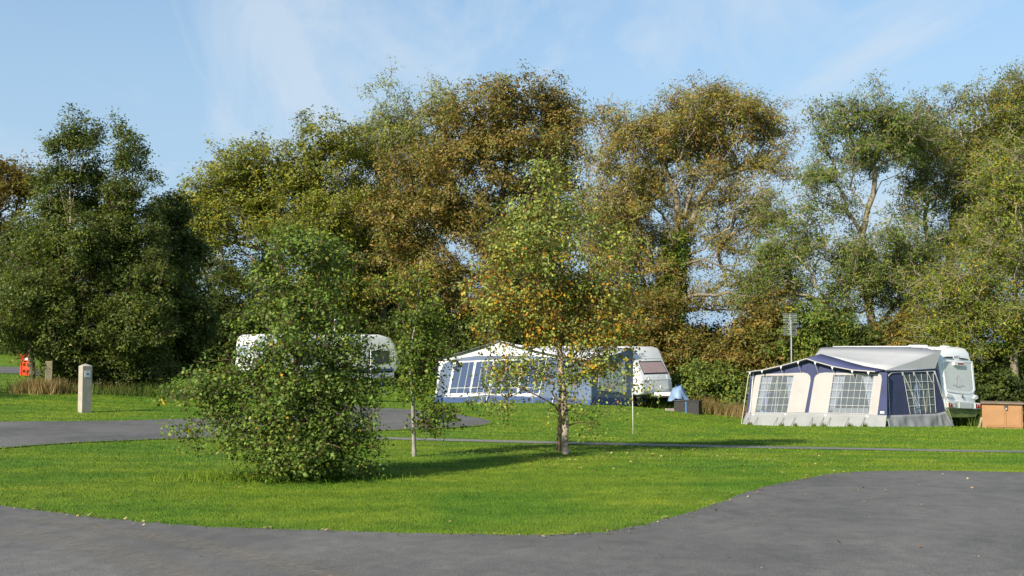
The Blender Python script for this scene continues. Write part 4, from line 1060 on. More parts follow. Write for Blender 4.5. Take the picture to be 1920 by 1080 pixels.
# things inside the awning, seen through the windows
def chair(label, u, Y, m1, m2):
    p = P(u, 780, Y); p.z = tz(p.x, p.y)
    t = thing('camping_chair', p, label, 'chair')
    MB().box(p + Vector((0, 0, 0.45)), 0.62, 0.55, 0.10, 0.5).build('seat', m1, t, bevel=0.02)
    MB().box(p + Vector((0.1, 0.26, 0.85)), 0.68, 0.10, 0.62, 0.5).build('backrest', m2, t, bevel=0.03)
    for sx in (-1, 1):
        for sy in (-1, 1):
            MB().tube([p + Vector((sx * 0.26, sy * 0.24, 0)), p + Vector((sx * 0.26, sy * 0.24, 0.42))], 0.018, 6).build('leg', M['alu'], t)
chair('blue and lilac camping chair behind the left window of the cream awning', 1447, 37.7, M['seatblue'], M['lilac'])
t = thing('towel', PS.at(*Z2(620, 820), -0.3), 'pale blue towel hanging inside the side window of the cream awning', 'towel')
drape('cloth', PS, Z2, [(585, 440), (652, 440), (640, 835), (575, 835)], -0.16, M['towel'], t, 3, 0.05)
t = thing('cushion', PS.at(*Z2(720, 820), -0.3), 'cream cloth leaning inside the side window of the cream awning', 'cushion')
drape('cloth', PS, Z2, [(690, 510), (745, 510), (770, 830), (655, 830)], -0.2, M['straw'], t, 2, 0.05)

def caravan_body(o, a, w, wid, prof, m, parent, name='body', bev=0.13):
    # o ground corner, a unit plan vector along the caravan, w unit plan vector across, prof list of (along, height)
    mb = MB(); n = len(prof)
    vs = [Vector((o.x + a.x * x, o.y + a.y * x, o.z + z)) for x, z in prof]
    vs += [v + Vector((w.x * wid, w.y * wid, 0)) for v in vs]
    fs = [tuple(range(n)), tuple(range(n, 2 * n))[::-1]] + [(i, (i + 1) % n, n + (i + 1) % n, n + i) for i in range(n)]
    mb.add(vs, fs)
    base = BASE[parent.name]
    me = bpy.data.meshes.new(name); me.from_pydata([tuple(v - base) for v in mb.v], [], mb.f)
    bm = bmesh.new(); bm.from_mesh(me); bmesh.ops.recalc_face_normals(bm, faces=bm.faces)
    rim = [e for e in bm.edges if any(len(f.verts) == n and n > 4 for f in e.link_faces)]
    bmesh.ops.bevel(bm, geom=rim, offset=bev, segments=4, affect='EDGES', profile=0.5, clamp_overlap=True)
    bm.to_mesh(me); bm.free()
    me.polygons.foreach_set('use_smooth', [True] * len(me.polygons))
    ob = link(name, me, m, parent)
    me.set_sharp_from_angle(angle=math.radians(40))
    return ob
def wheel(o, w, parent, r=0.32, wd_=0.18):
    x = Vector((w.x, w.y, 0)); mb = MB(); y = Vector((-w.y, w.x, 0)); z = Vector((0, 0, 1))
    prof = [(-wd_ / 2, r * 0.55), (-wd_ / 2, r * 0.9), (-wd_ / 3, r), (wd_ / 3, r), (wd_ / 2, r * 0.9), (wd_ / 2, r * 0.55)]
    vs = []; n = 18
    for k in range(n):
        t = 6.2832 * k / n
        for d_, rr_ in prof: vs.append(o + x * d_ + (y * math.cos(t) + z * math.sin(t)) * rr_)
    fs = [(k * 6 + i, k * 6 + i + 1, ((k + 1) % n) * 6 + i + 1, ((k + 1) % n) * 6 + i) for k in range(n) for i in range(5)]
    tyre = mb.add(vs, fs).build('wheel', M['black'], parent, True)
    mb = MB().tube([o - x * wd_ * 0.35, o + x * wd_ * 0.35], r * 0.57, 16); mb.build('rim', M['alu'], tyre)

g = Vector((S.x, S.y, tz(S.x, S.y)))
cv = thing('caravan', g, 'white touring caravan seen from its rear with red tail lamps, right of the cream awning', 'caravan')
a2 = -D1; w2d = d2
h = zr - g.z
prof = [(0.30, 0.42), (0.05, 0.50), (0.0, 0.62), (0.0, 0.98), (0.03, 1.05), (0.13, h - 0.55), (0.20, h - 0.22), (0.34, h - 0.06), (0.62, h), (2.6, h + 0.02), (4.3, h - 0.03), (4.75, h - 0.35), (5.1, 1.3), (5.15, 0.8), (5.0, 0.45)]
o0 = g + Vector((d2.x * 0.03, d2.y * 0.03, 0))
WID = 2.16
caravan_body(o0, a2, w2d, WID, prof, M['white'], cv)
def lp(x, w_, z): return Vector((o0.x + a2.x * x + w2d.x * w_, o0.y + a2.y * x + w2d.y * w_, o0.z + z))
PR = Plane(lp(0.03, 0, 1.05), lp(0.03, WID, 1.05), lp(0.13, 0, h - 0.55))
PB = Plane(lp(0, 0, 0.7), lp(0, WID, 0.7), lp(0, 0, 0.95))
rec = [(842, 278), (1138, 284), (1164, 566), (1150, 590), (1115, 600), (1020, 592), (905, 574), (880, 560)]
panel('rear_window', [rec], PR, Z2, 0.012, 0.02, M['greypanel'], cv)
panel('window_surround', [[(826, 262), (1152, 268), (1180, 575), (1160, 608), (1110, 620), (1010, 612), (880, 590), (866, 565)], rec[::-1]], PR, Z2, 0.022, 0.03, M['white'], cv)
bl = panel('brake_lamp_housing', [[(938, 278), (1045, 284), (1045, 318), (940, 312)]], PR, Z2, 0.08, 0.07, M['white'], cv)
panel('red_lamp', [[(975, 287), (1038, 290), (1038, 309), (976, 306)]], PR, Z2, 0.085, 0.01, M['red'], bl)
panel('top_vent', [[(850, 226), (880, 219), (940, 220), (940, 236), (890, 231)]], PR, Z2, 0.02, 0.12, M['under'], cv)
panel('top_vent', [[(1016, 232), (1060, 236), (1095, 245), (1115, 254), (1070, 250), (1016, 243)]], PR, Z2, 0.02, 0.12, M['under'], cv)
text_mesh('lettering', 'ABBEY', PR.at(*Z2(944, 241), 0.05), Vector((w2d.x, w2d.y, 0)), (0, 0, 1), 0.13, M['under'], cv)
mb = MB()
for l in ([(975, 540), (975, 470), (985, 440)], [(985, 540), (985, 450), (1000, 415), (1012, 450), (1012, 540)], [(1012, 460), (1026, 470), (1026, 540)], [(945, 524), (975, 527)], [(1035, 530), (1067, 533)], [(975, 541), (1030, 543)]):
    bar(PR, Z2, l, 0.016, 0.007, mb, 4)
mb.build('arch_emblem', mat('emblem_grey', (0.25, 0.25, 0.26), 0.5), cv)
for q in ([(862, 618), (880, 608), (925, 622), (938, 640), (915, 655), (870, 648)], [(1160, 648), (1185, 630), (1203, 640), (1205, 668), (1180, 678), (1160, 665)]):
    panel('grab_handle', [q], PB, Z2, 0.05, 0.05, M['white'], cv, bevel=0.012)
bar(PB, Z2, [(1046, 628), (1046, 660)], 0.02, 0.025).build('key_hatch', M['under'], cv)
panel('bumper', [[(856, 690), (1050, 696), (1215, 716), (1228, 745), (1215, 782), (1050, 776), (872, 762)]], PB, Z2, 0.09, 0.10, M['offwhite'], cv, bevel=0.02)
for q, tri in (([(862, 702), (944, 706), (946, 760), (872, 757)], [(882, 750), (898, 712), (912, 752)]), ([(1152, 716), (1218, 722), (1214, 776), (1155, 771)], [(1172, 764), (1186, 726), (1200, 766)])):
    lh = panel('tail_lamp', [q], PB, Z2, 0.115, 0.03, M['hooks'], cv, bevel=0.008)
    panel('triangle_reflector', [tri], PB, Z2, 0.125, 0.012, M['red'], lh)
    for k in (0, 1):
        x0, x1 = (q[0][0] + 3, q[0][0] + 17) if k == 0 else (q[1][0] - 17, q[1][0] - 4)
        if (k == 1 and q[0][0] < 1000): continue
        panel('red_lens', [[(x0, q[0][1] + 6), (x1, q[0][1] + 7), (x1 + 3, q[2][1] - 8), (x0 + 3, q[2][1] - 9)]], PB, Z2, 0.121, 0.010, M['red'], lh)
panel('number_plate', [[(985, 706), (1122, 714), (1126, 770), (986, 764)]], PB, Z2, 0.105, 0.014, M['hooks'], cv)
panel('lower_valance', [[(884, 782), (1215, 790), (1205, 830), (1180, 862), (1050, 868), (905, 866)]], PB, Z2, 0.03, 0.12, M['algae'], cv, bevel=0.01)
q = lp(2.9, WID - 0.05, 0.32); wheel(q, w2d, cv)
q = lp(2.9, 0.12, 0.32); wheel(q, w2d, cv)
MB().hexa([lp(0.3, 0.25, 0.36), lp(4.9, 0.25, 0.36), lp(4.9, WID - 0.25, 0.36), lp(0.3, WID - 0.25, 0.36), lp(0.3, 0.25, 0.47), lp(4.9, 0.25, 0.47), lp(4.9, WID - 0.25, 0.47), lp(0.3, WID - 0.25, 0.47)]).build('chassis', M['under'], cv)
for w_ in (0.35, WID - 0.35):
    MB().tube([lp(0.9, w_, 0.42), lp(0.35, w_, 0.02)], 0.03, 6).build('corner_steady', M['under'], cv)
MB().box(lp(1.6, 1.2, h + 0.04), 0.5, 0.5, 0.06, math.atan2(a2.y, a2.x)).build('roof_vent', M['white'], cv, bevel=0.03)
MB().box(lp(0.9, 1.75, h + 0.0), 0.25, 0.25, 0.08, math.atan2(a2.y, a2.x)).build('roof_vent', M['white'], cv, bevel=0.025)
# awning channel along the near roof edge
MB().tube([Vector((S.x - D1.x * t, S.y - D1.y * t, z_)) for t, z_ in ((4.3, zr + 0.0), (0.62, zr + 0.02), (0.34, zr - 0.06), (0.18, zr - 0.24), (0.10, zr - 0.7), (0.0, g.z + 1.0))], 0.022, 6).build('awning_rail', M['white'], cv, True)

# storage box
def box_front(u0, u1, vt, vb, Y0, Y1):
    return P(u0, vb, Y0), P(u1, vb, Y1)
b0, b1 = P(1842, 804, 33.4), P(1918, 806, 32.9)
zb = min(tz(b0.x, b0.y), tz(b1.x, b1.y)) - 0.02
sb = thing('storage_box', (b0.x, b0.y, zb), 'tan plastic storage shed box with two doors and brown lid', 'storage box')
ax = (b1 - b0).to_2d().normalized(); ay = Vector((-ax.y, ax.x)); wl = (b1 - b0).to_2d().length
ht = P(1842, 757, 33.4).z - zb
def bp(x, y, z): return Vector((b0.x + ax.x * x + ay.x * y, b0.y + ax.y * x + ay.y * y, zb + z))
def bbox(mb, x0, x1, y0, y1, z0, z1):
    return mb.hexa([bp(x0, y0, z0), bp(x1, y0, z0), bp(x1, y1, z0), bp(x0, y1, z0), bp(x0, y0, z1), bp(x1, y0, z1), bp(x1, y1, z1), bp(x0, y1, z1)])
bbox(MB(), 0, wl, 0.02, 0.75, 0, ht).build('cabinet', M['shed'], sb)
for x0, x1 in ((0.10, wl * 0.60 - 0.006), (wl * 0.60 + 0.006, wl - 0.03)):
    dr = bbox(MB(), x0, x1, -0.01, 0.018, 0.06, ht - 0.06).build('door', M['shed'], sb, bevel=0.008)
    bbox(MB(), x0 + 0.06, x1 - 0.05, -0.022, -0.012, 0.12, ht - 0.14).build('door_panel', M['shed'], dr, bevel=0.005)
bbox(MB(), -0.04, wl + 0.05, -0.06, 0.80, ht + 0.002, ht + 0.055).build('lid', M['shedlid'], sb, bevel=0.012)
lk = bbox(MB(), wl * 0.60 - 0.05, wl * 0.60 + 0.05, -0.05, -0.024, ht - 0.14, ht - 0.02).build('hasp', M['under'], sb, bevel=0.008)
MB().tube([bp(wl * 0.6 + 0.01, -0.06, ht - 0.17), bp(wl * 0.6 + 0.01, -0.06, ht - 0.11)], 0.03, 8).build('padlock', M['alu'], lk)
p0 = P(1835.5, 803, 33.5); p0.z = tz(p0.x, p0.y); p1 = P(1840.5, 782, 33.7)
dv_ = (p1 - p0); mb = MB()
mb.hexa([p0 + Vector(q) for q in ((-0.03, -0.01, 0), (0.03, -0.01, 0), (0.03, 0.012, 0), (-0.03, 0.012, 0))] + [p1 + Vector(q) for q in ((-0.03, -0.01, 0), (0.03, -0.01, 0), (0.03, 0.012, 0), (-0.03, 0.012, 0))])
pk = mb.build('plank', M['oldpost'], None); tag(pk, 'short grey board leaning on the left end of the tan storage box', 'board')

# tv aerial
pa_ = P(1484, 790, 41.5); pa_.z = tz(pa_.x, pa_.y)
ant = thing('tv_aerial', pa_, 'white grid tv aerial on a tall thin mast behind the cream awning', 'aerial')
top = P(1483, 588, 41.5)
MB().tube([pa_, P(1484, 700, 41.5), P(1483.5, 600, 41.5)], 0.028, 8).build('mast', M['alu'], ant)
x0, x1 = P(1467, 588, 41.5).x, P(1492, 588, 41.5).x
z0, z1 = P(1480, 628, 41.5).z, P(1480, 589, 41.5).z
proto = None
for i in range(13):
    z = z0 + (z1 - z0) * i / 12
    if 5.5 < i < 6.5: continue
    if proto is None:
        proto = MB().tube([(x0, 41.44, z), (x1, 41.30, z)], 0.011, 5).build('rod', M['alu'], ant); pz = z
    else:
        c = proto.copy(); col.objects.link(c); c.parent = ant; c.location.z = z - pz
MB().tube([((x0 + x1) / 2, 41.36, z0), ((x0 + x1) / 2, 41.36, z1)], 0.016, 5).build('grid_frame', M['alu'], ant)
zm = (z0 + z1) / 2; xm = (x0 + x1) / 2
MB().tube([(xm, 41.36, zm), (xm - 0.12, 41.0, zm)], 0.018, 6).tube([(xm - 0.2, 41.05, zm + 0.07), (xm - 0.06, 40.95, zm - 0.06)], 0.012, 5).tube([(xm - 0.2, 41.05, zm - 0.06), (xm - 0.06, 40.95, zm + 0.07)], 0.012, 5).build('dipole', M['alu'], ant)

#@@MIDDLE
# ------------------------------------------------------------------ blue and white awning with its caravan (middle)
Z3 = zoomer(800, 620, 6.354); Z4 = zoomer(1040, 620, 5.143)
S2 = P(1187, 761, 41.5); w3 = Vector((0.707, 0.707)); a3 = Vector((-0.707, 0.707))
C2 = S2.to_2d() - w3 * 2.6; L2 = C2 + a3 * 9.3
PF2 = vplane(C2, L2); PS2 = vplane(C2, S2)
aw2 = thing('awning', (C2.x - 2, C2.y + 4, tz(C2.x - 2, C2.y + 4)), 'slate blue and white caravan awning behind the gold birch', 'awning')
cu_ = (1109 - 800) * 6.354
ez = PF2.at(820, 672).z
def pz_(u, z):                               # pixel row on the front plane for height z
    p = PF2.at(u, 700); d = math.hypot(p.x, p.y)
    Y = p.y; return 640 + (CAM_H - z) * F / Y * 1.0
wins = [[(350, 385), (575, 372), (508, 742), (272, 748)], [(598, 372), (790, 362), (732, 735), (528, 742)], [(815, 362), (1120, 352), (1075, 748), (770, 748)], [(1150, 352), (1425, 346), (1335, 748), (1105, 748)]]
er = (1960, (677 - 620) * 6.354)
outline = [(140, 335), (420, 270), (700, 185), (870, 118), (1100, 190), (1400, 260), (1700, 320), er, (1960, 830), (1500, 800), (1100, 800), (600, 800), (118, 790)]
panel('front_wall', [outline] + [w[::-1] for w in wins], PF2, Z3, 0, 0.006, M['bluecanvas'], aw2)
panel('white_gable', [[(140, 335), (420, 270), (700, 185), (870, 118), (1100, 190), (1400, 260), (1700, 320), er, (1960, 385), (1700, 345), (1400, 310), (1100, 300), (880, 296), (720, 304), (600, 300), (450, 320), (300, 350), (200, 400), (165, 500), (120, 790), (100, 790), (150, 420)]], PF2, Z3, 0.012, 0.008, M['whitecanvas'], aw2)
for w_ in wins:
    cx_ = sum(p[0] for p in w_) / 4; cy_ = sum(p[1] for p in w_) / 4
    outer = [(w_[0][0] - 26, w_[0][1] - 18), (w_[1][0] + 10, w_[1][1] - 16), (w_[2][0] + 10, w_[2][1] + 6), (w_[3][0] - 22, w_[3][1] + 6)]
    panel('window_frame', [outer, w_[::-1]], PF2, Z3, 0.014, 0.008, M['whitecanvas'], aw2)
    wp = panel('window_pane', [w_], PF2, Z3, -0.003, 0.003, M['dvinyl'], aw2)
    mb = MB()
    for s_ in (0.36, 0.72):
        a_ = (w_[0][0] * (1 - s_) + w_[1][0] * s_, w_[0][1] * (1 - s_) + w_[1][1] * s_); b_ = (w_[3][0] * (1 - s_) + w_[2][0] * s_, w_[3][1] * (1 - s_) + w_[2][1] * s_)
        bar(PF2, Z3, [a_, b_], 0.008, 0.018, mb, 4)
    k = 0.83
    bar(PF2, Z3, [(w_[0][0] * (1 - k) + w_[3][0] * k, w_[0][1] * (1 - k) + w_[3][1] * k), (w_[1][0] * (1 - k) + w_[2][0] * k, w_[1][1] * (1 - k) + w_[2][1] * k)], 0.008, 0.018, mb, 4)
    mb.build('glazing_bar', M['hooks'], wp)
drape('curtain', PF2, Z3, [(840, 360), (935, 358), (870, 748), (812, 748)], -0.08, M['whitecanvas'], aw2, 3, 0.03)
drape('curtain', PF2, Z3, [(1150, 352), (1200, 352), (1150, 748), (1105, 748)], -0.08, M['whitecanvas'], aw2, 3, 0.03)
drape('curtain', PF2, Z3, [(355, 385), (385, 384), (320, 745), (276, 748)], -0.08, M['whitecanvas'], aw2, 2, 0.03)
panel('sill_band', [[(232, 752), (700, 748), (1340, 750), (1335, 788), (700, 765), (460, 790), (215, 792)]], PF2, Z3, 0.02, 0.01, M['whitecanvas'], aw2)
skirt('mud_skirt', PF2, Z3, [(105, 778), (600, 788), (1100, 792), (1500, 800), (1960, 830)], [(95, 895), (600, 895), (1100, 900), (1500, 905), (1960, 930)], M['royal'], aw2, 0.02, 70, 5)
for pts in ([(815, 485), (725, 860)], [(1530, 790), (1515, 885)]):
    bar(PF2, Z3, pts, 0.10, 0.028).build('storm_strap', M['hooks'], aw2)
eS = PS2.at(1187, 672); eC = PF2.at(*Z3(*er)); 
zt = P(1190, 652, 41.5).z
gS = tz(S2.x, S2.y); gC = tz(C2.x, C2.y)
def ps2(t, z, off=0.0): return Vector((C2.x + w3.x * 2.6 * t, C2.y + w3.y * 2.6 * t, z)) + PS2.n * off
slab(MB(), [[ps2(0, gC + 0.3), ps2(1, gS + 0.3), ps2(1, zt - 0.05), ps2(0, eC.z)]], PS2.n, 0.006).build('side_wall', M['bluecanvas'], aw2)
slab(MB(), [[ps2(0.14, gC + 0.55, 0.012), ps2(0.84, gS + 0.6, 0.012), ps2(0.80, zt - 0.55, 0.012), ps2(0.18, eC.z - 0.25, 0.012)]], PS2.n, 0.008).build('white_panel', M['whitecanvas'], aw2)
slab(MB(), [[ps2(0, gC - 0.1, 0.010), ps2(1.03, gS - 0.1, 0.010), ps2(1, gS + 0.32, 0.010), ps2(0, gC + 0.32, 0.010)]], PS2.n, 0.006).build('side_skirt', M['royal'], aw2)
top_px = [(140, 328), (420, 262), (700, 177), (870, 110), (1100, 182), (1400, 252), (1700, 312), (1960, 350)]
Ar = [PF2.at(*Z3(*p), 0.15) for p in top_px]
nr = len(Ar)
rail2 = [Vector((S2.x + a3.x * t, S2.y + a3.y * t, zt)) for t in np.linspace(9.3, 0.0, nr)]
rows = [Ar] + [[a.lerp(b, k) + Vector((0, 0, -0.07 * math.sin(k * math.pi))) for a, b in zip(Ar, rail2)] for k in (0.33, 0.66)] + [rail2]
MB().add([p for r_ in rows for p in r_], [(j * nr + i, j * nr + i + 1, (j + 1) * nr + i + 1, (j + 1) * nr + i) for j in range(3) for i in range(nr - 1)]).build('roof_canvas', M['whitecanvas'], aw2, True, solid=0.008)
MB().tube([p + Vector((0, 0, -0.02)) for p in Ar], 0.022, 6).build('piping', M['darkrope'], aw2, True)
Lw = L2 + w3 * 2.6
slab(MB(), [[Vector((L2.x, L2.y, ez - 0.03)), Vector((Lw.x, Lw.y, zt - 0.03)), Vector((Lw.x, Lw.y, tz(Lw.x, Lw.y))), Vector((L2.x, L2.y, tz(L2.x, L2.y)))]], Vector((a3.x, a3.y, 0)), 0.006).build('far_end_wall', M['bluecanvas'], aw2)

cg = Vector((S2.x, S2.y, tz(S2.x, S2.y)))
cv2 = thing('caravan', cg, 'older white caravan with rose window and front locker, behind the gold birch', 'caravan')
H2 = zt - cg.z + 0.04
o2 = cg + Vector((w3.x * 0.02, w3.y * 0.02, 0))
prof2 = [(-0.20, 0.45), (-0.42, 0.52), (-0.48, 0.70), (-0.42, 1.05), (-0.36, 1.22), (-0.02, H2 - 0.62), (0.12, H2 - 0.30), (0.28, H2 - 0.06), (0.6, H2), (4.0, H2 + 0.03), (6.6, H2 - 0.05), (6.9, H2 - 0.5), (7.0, 0.6), (6.6, 0.45)]
W2 = 2.12
caravan_body(o2, a3, w3, W2, prof2, M['white'], cv2)
def lq(x, w_, z): return Vector((o2.x + a3.x * x + w3.x * w_, o2.y + a3.y * x + w3.y * w_, o2.z + z))
PW = Plane(lq(-0.36, 0, 1.22), lq(-0.36, W2, 1.22), lq(-0.02, 0, H2 - 0.62))
PL = Plane(lq(-0.48, 0, 0.70), lq(-0.48, W2, 0.70), lq(-0.42, 0, 1.05))
def onp(pl_, s_, z, off):                     # point on a front plane by (across, height)
    # solve the along coordinate from the plane equation
    b_ = lq(0, s_, z); dn = Vector((a3.x, a3.y, 0)).dot(pl_.n)
    t_ = (pl_.o - b_).dot(pl_.n) / dn
    return b_ + Vector((a3.x, a3.y, 0)) * t_ + pl_.n * off
zw0, zw1 = 1.30, H2 - 0.60
fr = [(0.30, zw0), (W2 - 0.16, zw0), (W2 - 0.24, zw1), (0.34, zw1)]
slab(MB(), [[onp(PW, s_, z, 0.012) for s_, z in fr]], PW.n, 0.02).build('window_frame', M['black'], cv2, bevel=0.006)
slab(MB(), [[onp(PW, s_, z, 0.022) for s_, z in [(0.35, zw0 + 0.05), (W2 - 0.22, zw0 + 0.05), (W2 - 0.29, zw1 - 0.05), (0.38, zw1 - 0.05)]]], PW.n, 0.012).build('window_pane', M['pink'], cv2)
slab(MB(), [[onp(PL, s_, z, 0.030) for s_, z in [(0.55, 0.68), (1.75, 0.68), (1.75, 1.02), (0.55, 1.02)]]], PL.n, 0.03).build('front_locker', M['offwhite'], cv2, bevel=0.01)
for s_ in (0.52, 1.78): MB().tube([onp(PL, s_, 0.66, 0.01), onp(PL, s_, 1.05, 0.01), onp(PW, s_, 1.24, 0.012)], 0.012, 5).build('seam', M['greypanel'], cv2)
MB().tube([onp(PL, 0.1, 1.08, 0.02), onp(PL, W2 - 0.1, 1.08, 0.02)], 0.014, 5).build('seam', M['greypanel'], cv2)
MB().tube([onp(PW, 0.05, H2 - 0.50, 0.012), onp(PW, W2 - 0.05, H2 - 0.50, 0.012)], 0.014, 5).build('seam', M['greypanel'], cv2)
MB().tube([onp(PL, 1.15, 0.74, 0.05), onp(PL, 1.15, 0.84, 0.05)], 0.018, 5).build('locker_handle', M['hooks'], cv2)
text_mesh('lettering', 'LMC', onp(PW, 0.52, H2 - 0.40, 0.05), Vector((w3.x, w3.y, 0)), (0, 0, 1), 0.17, M['black'], cv2)
# drawbar with its white cover, jockey wheel, chassis
MB().hexa([lq(x, w_, z) for z in (0.43, 0.56) for x, w_ in ((-0.45, 0.75), (-1.5, 1.15), (-1.5, 1.45), (-0.45, 1.85))]).build('drawbar_cover', M['white'], cv2, bevel=0.02)
MB().tube([lq(-0.2, 0.5, 0.40), lq(-1.7, 1.3, 0.42)], 0.04, 6).tube([lq(-0.2, 2.0, 0.40), lq(-1.7, 1.3, 0.42)], 0.04, 6).build('drawbar', M['under'], cv2)
MB().tube([lq(-1.5, 1.42, 0.55), lq(-1.5, 1.42, 0.1)], 0.03, 6).build('jockey_stem', M['under'], cv2)
wheel(lq(-1.5, 1.42, 0.11), w3, cv2, 0.11, 0.07)
wheel(lq(3.0, 0.1, 0.32), w3, cv2); wheel(lq(3.0, W2 - 0.1, 0.32), w3, cv2)
MB().hexa([lq(x, w_, z) for z in (0.34, 0.46) for x, w_ in ((-0.2, 0.2), (6.5, 0.2), (6.5, W2 - 0.2), (-0.2, W2 - 0.2))]).build('chassis', M['under'], cv2)
for w_ in (0.3, W2 - 0.3): MB().tube([lq(0.4, w_, 0.42), lq(-0.1, w_, 0.02)], 0.03, 6).build('corner_steady', M['under'], cv2)

# blue sheet over the hitch gear
Tc = P(1272, 745, 41.2)
def lump(name, pts_px, Y, depth, m, label, cat):
    vs = []; fs = []; rings = 7; n = 22
    us = [p[0] for p in pts_px]; vsx = [p[1] for p in pts_px]
    cu2, cv_ = sum(us) / len(us), max(vsx)
    base = P(cu2, cv_, Y); base.z = tz(base.x, base.y)
    t = thing(name, base, label, cat)
    R_ = np.random.default_rng(5); 
    u0, u1, v0, v1 = min(us), max(us), min(vsx), max(vsx)
    zt_ = P(cu2, v0, Y).z; zb_ = P(cu2, v1, Y).z
    k = Y / F
    for j in range(rings):
        f = j / (rings - 1)
        rx = (u1 - u0) / 2 * k * (0.50 + 0.50 * f ** 0.8); ry = depth * (0.55 + 0.45 * f)
        for i in range(n):
            a = 6.2832 * i / n
            w_ = 1 + 0.16 * math.sin(4 * a + 2.5 * f) * f + 0.13 * math.sin(7 * a + 1 - 3 * f) * f + R_.normal(0, 0.05)
            zz = zt_ + (zb_ - zt_) * f - 0.10 * (1 - f) * (1 + math.cos(a + 2.4)) + 0.07 * math.sin(3 * a + 1) * f + R_.normal(0, 0.03)
            vs.append(Vector((base.x - 0.05 * (1 - f) + rx * math.cos(a) * w_, base.y + ry * math.sin(a) * w_, zz)))
    for j in range(rings - 1):
        for i in range(n): fs.append((j * n + i, j * n + (i + 1) % n, (j + 1) * n + (i + 1) % n, (j + 1) * n + i))
    fs.append(tuple(range(n)))
    MB().add(vs, fs).build('sheet', m, t, True)
    MB().tube([base + Vector((0, 0, 0)), Vector((base.x, base.y, zb_ + 0.15))], 0.10, 8).build('stand', M['under'], t)
lump('tarpaulin', [(1256, 721), (1288, 721), (1288, 749), (1256, 749)], 41.0, 0.32, M['tarp'], 'crumpled pale blue sheet over the hitch of the middle caravan', 'tarpaulin')
# black wicker box
k0, k1 = P(1264, 774, 40.2), P(1310, 776, 39.8)
zk = min(tz(k0.x, k0.y), tz(k1.x, k1.y)) - 0.01
wb = thing('wicker_box', (k0.x, k0.y, zk), 'black woven storage box with a blue strap on the grass by the hedge', 'storage box')
ax_ = (k1 - k0).to_2d().normalized(); ay_ = Vector((-ax_.y, ax_.x)); wl_ = (k1 - k0).to_2d().length; hk = 0.50
def kp(x, y, z): return Vector((k0.x + ax_.x * x + ay_.x * y, k0.y + ax_.y * x + ay_.y * y, zk + z))
def kbox(mb, x0, x1, y0, y1, z0, z1):
    return mb.hexa([kp(x0, y0, z0), kp(x1, y0, z0), kp(x1, y1, z0), kp(x0, y1, z0), kp(x0, y0, z1), kp(x1, y0, z1), kp(x1, y1, z1), kp(x0, y1, z1)])
kbox(MB(), 0, wl_, 0.02, 0.55, 0, hk).build('body', M['under'], wb)
mb = MB()
for r_ in range(9):
    for c_ in range(14):
        if (r_ + c_) % 2 == 0: kbox(mb, c_ * wl_ / 14 + 0.005, (c_ + 1) * wl_ / 14 - 0.005, -0.004, 0.02, 0.02 + r_ * 0.052, 0.02 + r_ * 0.052 + 0.04)
tag(mb.build('woven_front', M['wicker'], wb), kind='stuff')
kbox(MB(), -0.02, wl_ + 0.02, -0.02, 0.58, hk + 0.002, hk + 0.045).build('lid', M['wicker'], wb, bevel=0.008)
kbox(MB(), wl_ * 0.47, wl_ * 0.51, -0.012, -0.006, 0.0, hk).build('strap', M['bluerope'], wb)
bk0 = P(1256, 769, 40.4); bk0.z = tz(bk0.x, bk0.y) + 0.035
o = MB().box(bk0, 0.34, 0.2, 0.10, 0.2).build('wood_block', M['post'], None, bevel=0.008); tag(o, 'pale wooden block on the grass left of the black wicker box', 'block')
# solar lights along the awning
def solar(u, v, Y, label):
    p = P(u, v, Y); p.z = tz(p.x, p.y)
    t = thing('solar_light', p, label, 'garden light', 'solar lights along the blue awning')
    MB().tube([p + Vector((0, 0, -0.02)), p + Vector((0, 0, 0.24))], 0.014, 6).build('stem', M['alu'], t)
    MB().tube([p + Vector((0, 0, 0.20)), p + Vector((0, 0, 0.28))], [0.03, 0.06], 10).build('lamp_body', M['hooks'], t)
    MB().tube([p + Vector((0, 0, 0.281)), p + Vector((0, 0, 0.31))], [0.10, 0.05], 10).build('cap', M['alu'], t)
solar(809, 758, 44.2, 'small solar light left of the blue awning corner')
solar(903.5, 759, 42.3, 'small solar light in front of the left windows of the blue awning')
solar(998.6, 761, 40.3, 'small solar light just left of the gold birch trunk, by the blue awning')
# thin white marker rod on the lawn
p = G(1187, 815)
o = MB().tube([p + Vector((0, 0, -0.05)), P(1186.5, 770, p.y), P(1185.5, 728, p.y)], 0.010, 6).build('marker_rod', M['rope'], None, True)
tag(o, 'thin white rod standing in the lawn right of the gold birch', 'rod')

#@@LEFT
# ------------------------------------------------------------------ left caravan behind the bushy birch
Z5 = zoomer(400, 590, 5.05)
K = P(472, 716, 50); a5 = Vector((0.818, 0.575)); w5 = Vector((-0.575, 0.818))
K.z = tz(K.x, K.y)
cv3 = thing('caravan', K, 'long white caravan with blue stripe, half hidden behind the bushy birch', 'caravan')
H3 = P(480, 627, 50).z - K.z
L3 = 8.2; W3 = 2.4
prof3 = [(0.15, 0.42), (0.0, 0.55), (-0.02, 1.0), (0.03, H3 - 0.5), (0.12, H3 - 0.12), (0.35, H3 + 0.0), (0.8, H3 + 0.02), (L3 - 1.2, H3 + 0.02), (L3 - 0.5, H3 - 0.15), (L3 - 0.2, H3 - 0.5), (L3, 1.25), (L3 + 0.1, 0.75), (L3 - 0.1, 0.42)]
caravan_body(K, a5, w5, W3, prof3, M['white'], cv3)
def l3(x, w_, z): return Vector((K.x + a5.x * x + w5.x * w_, K.y + a5.y * x + w5.y * w_, K.z + z))
PC = Plane(l3(0, 0, 0), l3(1, 0, 0), l3(0, 0, 1)); PE = Plane(l3(0, 0, 0), l3(0, 1, 0), l3(0, 0, 1))
